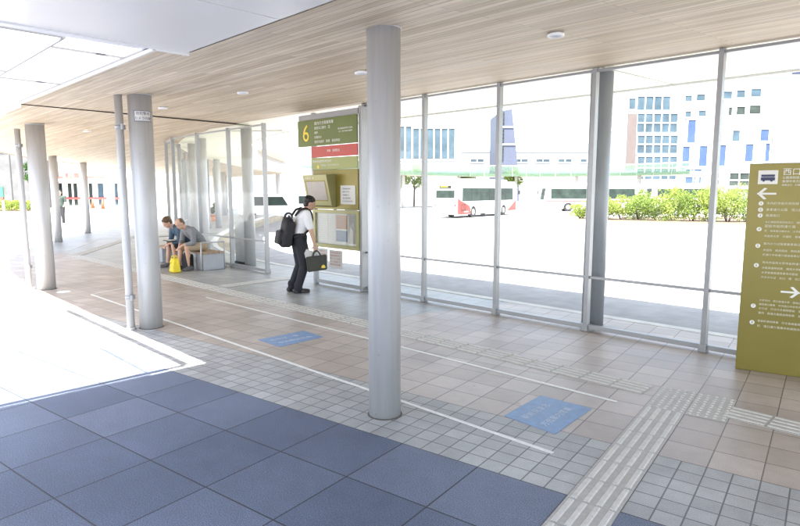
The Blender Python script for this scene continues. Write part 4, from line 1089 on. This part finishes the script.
# ------------------------------------------------------------------ buildings
def facade(name, label, Y, rect, depth, wallm, wins, cat='building', extra=None, z0=-.6):
    """rect in the plane at depth Y: (x0, x1, ytop) as seen; wins: (x0,x1,y0,y1,material,cols,rows)"""
    a, b = px(rect[0], rect[2], Y), px(rect[1], rect[2], Y); zt = a.z
    t = thing(name, label, cat, (a.x, Y, z0))
    MB().box(0, b.x-a.x, 0, depth, 0, zt-z0, .0).build('wall', wallm, t)
    MB().box(-.1, b.x-a.x+.1, -.12, depth+.1, zt-z0, zt-z0+.35).build('parapet', wallm, t)
    for x0, x1, y0, y1, m_, c_, r_ in wins:
        p_, q_ = px(x0, y0, Y), px(x1, y1, Y); xa, xb, zb, zt_ = p_.x-a.x, q_.x-a.x, q_.z-z0, p_.z-z0
        w_ = MB().box(xa, xb, -.05, -.01, zb, zt_).build('window', m_, t)
        q = MB(); fw = .09
        for k in range(c_+1): x = xa + (xb-xa)*k/c_; q.box(x-fw, x+fw, -.13, -.052, zb, zt_)
        for k in range(r_+1): z = zb + (zt_-zb)*k/r_; q.box(xa-fw, xb+fw, -.128, -.054, z-fw, z+fw)
        q.build('frame', 'white_metal', w_)
    if extra: extra(t, a, Y, z0)
    return t
wr = [(684.5, 692, 95, 102, 'window_sky', 1, 1), (696, 705, 94, 101.5, 'window_sky', 1, 1), (723, 732, 91, 99.5, 'window_sky', 1, 1), (736, 745, 90, 98.5, 'window_sky', 1, 1), (750.5, 761, 88.5, 97.5, 'window_sky', 1, 1),
      (684.5, 691, 111, 118, 'window_sky', 1, 1), (698, 706, 110, 117, 'window_sky', 1, 1), (728, 732, 107, 116, 'window_dark', 1, 1), (736, 745, 106, 115.5, 'window_dark', 1, 1), (749, 760.5, 105, 114.5, 'window_dark', 1, 1),
      (687.5, 695, 119.5, 143.5, 'window_blue', 1, 1), (714, 721.5, 131, 143, 'window_blue', 1, 1), (732, 739.5, 130, 142, 'window_sky', 1, 1), (760, 768.5, 129, 141.5, 'window_blue', 1, 1),
      (682, 689, 146, 167, 'window_blue', 1, 1), (699, 706.5, 145.5, 167, 'window_blue', 1, 1), (717, 725, 144.5, 166.5, 'window_blue', 1, 1), (745, 752.5, 143.5, 162, 'window_blue', 1, 1), (765, 769, 143, 162, 'window_blue', 1, 1),
      (685, 701, 168.5, 184, 'window_blue', 2, 2), (712, 719, 172.5, 186, 'window_dark', 1, 2), (729, 748.5, 172.5, 188, 'window_dark', 2, 2),
      (628.5, 635.5, 98, 110, 'window_sky', 1, 1), (637, 670, 96, 111, 'window_sky', 4, 1), (637, 677, 113, 133, 'window_sky', 5, 2), (637, 677, 135, 154, 'window_sky', 5, 2), (637, 676, 156, 180, 'window_sky', 5, 2),
      (608.5, 612, 108.5, 112, 'window_dark', 1, 1), (608.5, 612, 127, 130.5, 'window_dark', 1, 1)]
def ext(t, a, Y, z0):
    p_, q_ = px(628, 114, Y), px(634.5, 168, Y); MB().box(p_.x-a.x, q_.x-a.x, -.14, -.01, q_.z-z0, p_.z-z0).build('brown_pier', 'facade_brown', t)
    p_, q_ = px(773, 130, Y), px(800, 162, Y); xa, xb, zb, zt_ = p_.x-a.x, q_.x-a.x, q_.z-z0, p_.z-z0
    w_ = MB().box(xa, xb, -.05, -.01, zb, zt_).build('window', 'window_dark', t)
    q = MB()
    for k in range(25): x = xa+(xb-xa)*k/24; q.box(x-.05, x+.05, -.4, -.2, zb, zt_)
    for k in range(5): z = zb+(zt_-zb)*k/4; q.box(xa, xb, -.19, -.06, z-.07, z+.07)
    q.build('sun_screen', 'white_metal', w_)
    for x, w_, h_ in ((6, 5, 2.2), (14, 3, 1.4), (22, 7, 2.6), (33, 4, 1.6)): MB().box(x, x+w_, 1, 4, px(700, 77, Y).z-z0+.3, px(700, 77, Y).z-z0+h_).build('roof_plant', 'facade_slate', t)
    p_, q_ = px(680, 186, Y), px(780, 189, Y)
    MB().box(p_.x-a.x, q_.x-a.x, -1.6, -.15, q_.z-z0, p_.z-z0).build('door_canopy', 'white_metal', t)
facade('office_building', 'white office building with scattered blue window panels and tall glazed bays', 98, (604, 900, 77), 5, 'facade_white', wr, extra=ext)
facade('office_building', 'white building with a long band of glazing above the green canopy edge', 92, (300, 462, 100), 20, 'facade_white',
       [(398, 412, 126, 160, 'window_sky', 2, 1), (412.5, 455, 128, 160, 'window_sky', 6, 1), (436, 437.5, 112, 124, 'window_sky', 1, 1), (447, 448.5, 111, 125, 'window_sky', 1, 1), (453, 454.5, 111, 125, 'window_sky', 1, 1), (399, 404, 116, 119, 'window_sky', 1, 1)])
facade('office_building', 'plain white block filling the gap behind the white and red bus', 140, (455, 612, 152), 20, 'facade_white', [(470 + 22*k, 484 + 22*k, 159, 162.5, 'window_sky', 2, 1) for k in range(6)])
a = px(500, 163, 120); b = px(517.5, 163, 120); c = px(512, 109, 120); d = px(500.5, 111, 120)
t = thing('tower', 'narrow slate grey tower with pale floor lines rising above the bus', 'building', (a.x, 120, -.6))
q = MB(); o_ = Vector((a.x, 120, -.6)); q.profile([(0, 0), (b.x-a.x+.6, 0), (b.x-a.x, b.z+.6), (c.x-a.x, c.z+.6), (0, d.z+.6)], 'y', 0, 14); q.build('wall', 'facade_slate', t)
for yy in (127, 144.5):
    z = px(505, yy, 120).z+.6; f_ = (yy-109)/54; MB().box(-.05, (c.x-a.x)+(b.x-c.x)*f_+.05, -.12, -.01, z-.18, z+.18).build('floor_line', 'facade_white', t)
q = MB()
for k in range(14): z = px(505, 113+3.6*k, 120).z+.6; q.box(.15, .7, -.1, -.01, z-.2, z+.2)
q.build('window', 'window_dark', t)

# ------------------------------------------------------------------ far left: shop front, tiled building, hedge, cones
def sb(x, y, Y): return px(x, y, Y)
YS = 62
lst = [(53, 65, 182.5, 206.5, 'window_dark', 1, 1), (67, 80, 182.5, 206.5, 'window_dark', 2, 1), (88, 95, 182.5, 206.5, 'window_dark', 1, 1), (97, 106, 182.5, 206.5, 'window_sky', 1, 1), (113, 126, 182.5, 206.5, 'window_sky', 2, 1)]
def ext2(t, a, Y, z0):
    def bar(x0, x1, y0, y1, m_, nm, y=-.2):
        p_, q_ = px(x0, y0, Y), px(x1, y1, Y); return MB().box(p_.x-a.x, q_.x-a.x, y, -.14, q_.z-z0, p_.z-z0).build(nm, m_, t)
    for x0, x1 in ((50, 81), (88, 107), (114, 128)):
        bar(x0, x1, 197.3, 199.3, 'coral_red', 'red_band')
    for x0, x1, y0, y1 in ((66.5, 80, 173, 178), (52, 64, 176.5, 178.5), (87, 95, 176, 178.5), (97, 105, 176.5, 178.5)):
        sg_ = bar(x0, x1, y0, y1, 'coral_red', 'shop_sign', -.25)
        if x0 == 66.5:
            p_ = px(69, 175.6, Y); q = MB(); scribble(q, 0, 1.0, 0, .34, random.Random(2), (p_.x-a.x, -.252, p_.z-z0)); q.build('lettering', 'white_ink', sg_)
    bar(44, 150, 179.2, 181.5, 'white_metal', 'awning', -.8)
facade('shop_front', 'cream shop front with red signs and dark glass doors at far left', YS, (34, 190, 158), 8, 'facade_cream', lst, 'shop', ext2, -.02)
a, b = px(-60, 150, 58), px(33, 150, 58)
t = thing('tiled_building', 'grey tiled building with a green sign at the far left edge', 'building', (a.x, 58, 0), .0)
MB().box(0, b.x-a.x, 0, 12, 0, a.z).build('wall', 'grey_brick', t)
MB().box(0, b.x-a.x+.02, -.15, 12, a.z, a.z+.3).build('parapet', 'facade_white', t)
p_ = px(9, 150, 58); MB().box(p_.x-a.x-.05, p_.x-a.x+.05, -.03, -.005, 0, a.z).build('wall_joint', 'dark_gap', t)
p_, q_ = px(-8, 187, 58), px(4, 197, 58); sg_ = MB().box(p_.x-a.x, q_.x-a.x, -.12, -.01, q_.z, p_.z).build('wall_sign', 'sign_green', t)
q = MB(); scribble(q, p_.x-a.x+.1, q_.x-a.x-.1, (p_.z+q_.z)/2, .3, random.Random(5), (0, -.121, 0)); q.build('lettering', 'white_ink', sg_)
p2_, q2_ = px(-8, 197.4, 58), px(4, 199.5, 58); MB().box(p2_.x-a.x, q2_.x-a.x, -.12, -.01, q2_.z, p2_.z).build('red_strip', 'coral_red', t)
t = thing('hedge', 'clipped bright green hedge along the grey tiled building', 'hedge', (px(15, 212, 50).x, 50, 0))
q = MB()
for i in range(9000):
    x, y, z = rng.uniform(-3.4, 1.9), rng.uniform(-.4, .4), rng.uniform(.0, .88)
    a_ = Vector((rng.gauss(0, 1), rng.gauss(0, 1), rng.gauss(0, 1))).normalized(); b_ = a_.orthogonal().normalized(); c_ = a_.cross(b_); L = .055*rng.uniform(.7, 1.4)
    p_ = Vector((x, y, z + .05*math.sin(x*5))); q.face([p_-b_*L, p_+c_*L*.5, p_+b_*L, p_-c_*L*.5])
q.build('foliage', 'leaf_light', t, recalc=False)
MB().box(-3.4, 1.9, -.35, .35, 0, .12).build('soil', 'trunk', t)
for x, lb in ((4, 'white bollard in the hedge under the green sign'), (25, 'white bollard at the right end of the hedge')):
    v = px(x, 213, 48.5); t = thing('bollard', lb, 'bollard', (v.x, 48.5, 0), 0, 'white bollards by the hedge')
    MB().cyl((0, 0, 0), (0, 0, .85), .085, .085, 16).build('post', 'white_metal', t); q = MB(); q.ell((0, 0, .85), (.085, .085, .05)); q.build('cap', 'white_metal', t)
for x, Y, lb in ((93, 57, 'taller red cone left of the slim column'), (103, 55, 'red cone nearer the farthest slim column')):
    v = px(x, 208, Y); t = thing('traffic_cone', lb, 'traffic cone', (v.x, Y, 0), 0, 'red cones before the shop doors')
    MB().box(-.24, .24, -.24, .24, 0, .05, .02).build('base', 'cone_red', t)
    MB().cyl((0, 0, .05), (0, 0, .95), .19, .035, 20).build('body', 'cone_red', t)
    MB().cyl((0, 0, .42), (0, 0, .62), .126, .089, 20).build('white_band', 'white_ink', t)
v = px(33, 211, 57); tree((v.x, 57, 0), 4.3, (1.1, 1.0, 1.0), 'small dark tree between the third column and its drain pipe', 'leaf_dark', 1200, .1, rng, 'trees at the far left')
v = px(34.5, 212, 52); t = thing('signboard', 'small red signboard on a post left of the third column', 'sign', (v.x, 52, 0))
MB().cyl((0, 0, 0), (0, 0, 2.1), .03, .03, 10).build('post', 'frame_metal', t)
sb_ = MB().box(-.3, .3, -.05, -.03, 1.9, 2.5).build('panel', 'coral_red', t)
q = MB(); scribble(q, -.24, .24, 2.2, .14, random.Random(12), (0, -.051, 0)); q.build('lettering', 'white_ink', sb_)
# things seen small through the left glass
v = px(210, 206, 34)
t = thing('planter_pot', 'round orange planter with dark plant beyond the left glass screen', 'planter', (v.x, 34, -.35))
q = MB(); 
for z0_, z1_, r0_, r1_ in ((0, .3, .28, .42), (.3, .62, .42, .36), (.62, .72, .36, .42)): q.cyl((0, 0, z0_), (0, 0, z1_), r0_, r1_, 20)
q.build('pot', 'pot_orange', t); q = MB(); crown(q, (0, 0, 1.1), (.5, .5, .55), 350, .07, rng); q.build('foliage', 'leaf_dark', t, recalc=False)
def van(loc, rot, label):
    t = thing('van', label, 'van', loc, rot)
    q = MB(); q.profile([(0, .3), (4.4, .3), (4.45, .9), (3.9, 1.15), (3.3, 1.9), (3.0, 1.98), (.1, 1.98), (0, 1.7)], 'y', -.85, .85)
    bmesh.ops.bevel(q.bm, geom=[e for e in q.bm.edges if abs(e.verts[0].co.y-e.verts[1].co.y) < .01], offset=.06, segments=2, affect='EDGES'); q.build('body', 'bus_white', t)
    for s_ in (1, -1):
        q = MB(); q.face([(.3, s_*.855, 1.15), (3.5, s_*.855, 1.15), (3.1, s_*.855, 1.78), (.3, s_*.855, 1.78)][::s_]); q.build('side_window', 'bus_glass', t)
        for x in (.9, 3.5):
            w_ = MB().cyl((x, s_*.70, .33), (x, s_*.87, .33), .33, .33, 20).build('wheel', 'tyre', t); MB().cyl((x, s_*.86, .33), (x, s_*.88, .33), .19, .17, 16).build('rim', 'rim', w_)
    q = MB(); q.face([(3.87, -.75, 1.2), (3.87, .75, 1.2), (3.36, .7, 1.86), (3.36, -.7, 1.86)]); q.move((.03, 0, .02)); q.build('windscreen', 'bus_glass', t)
v = px(252, 207, 43); van((v.x-1, 43, -.5), .35, 'white van parked across the loop, seen through the left glass')
v = px(292, 206, 49); van((v.x, 49, -.5), .5, 'white van parked behind the standing man\'s shoulder')
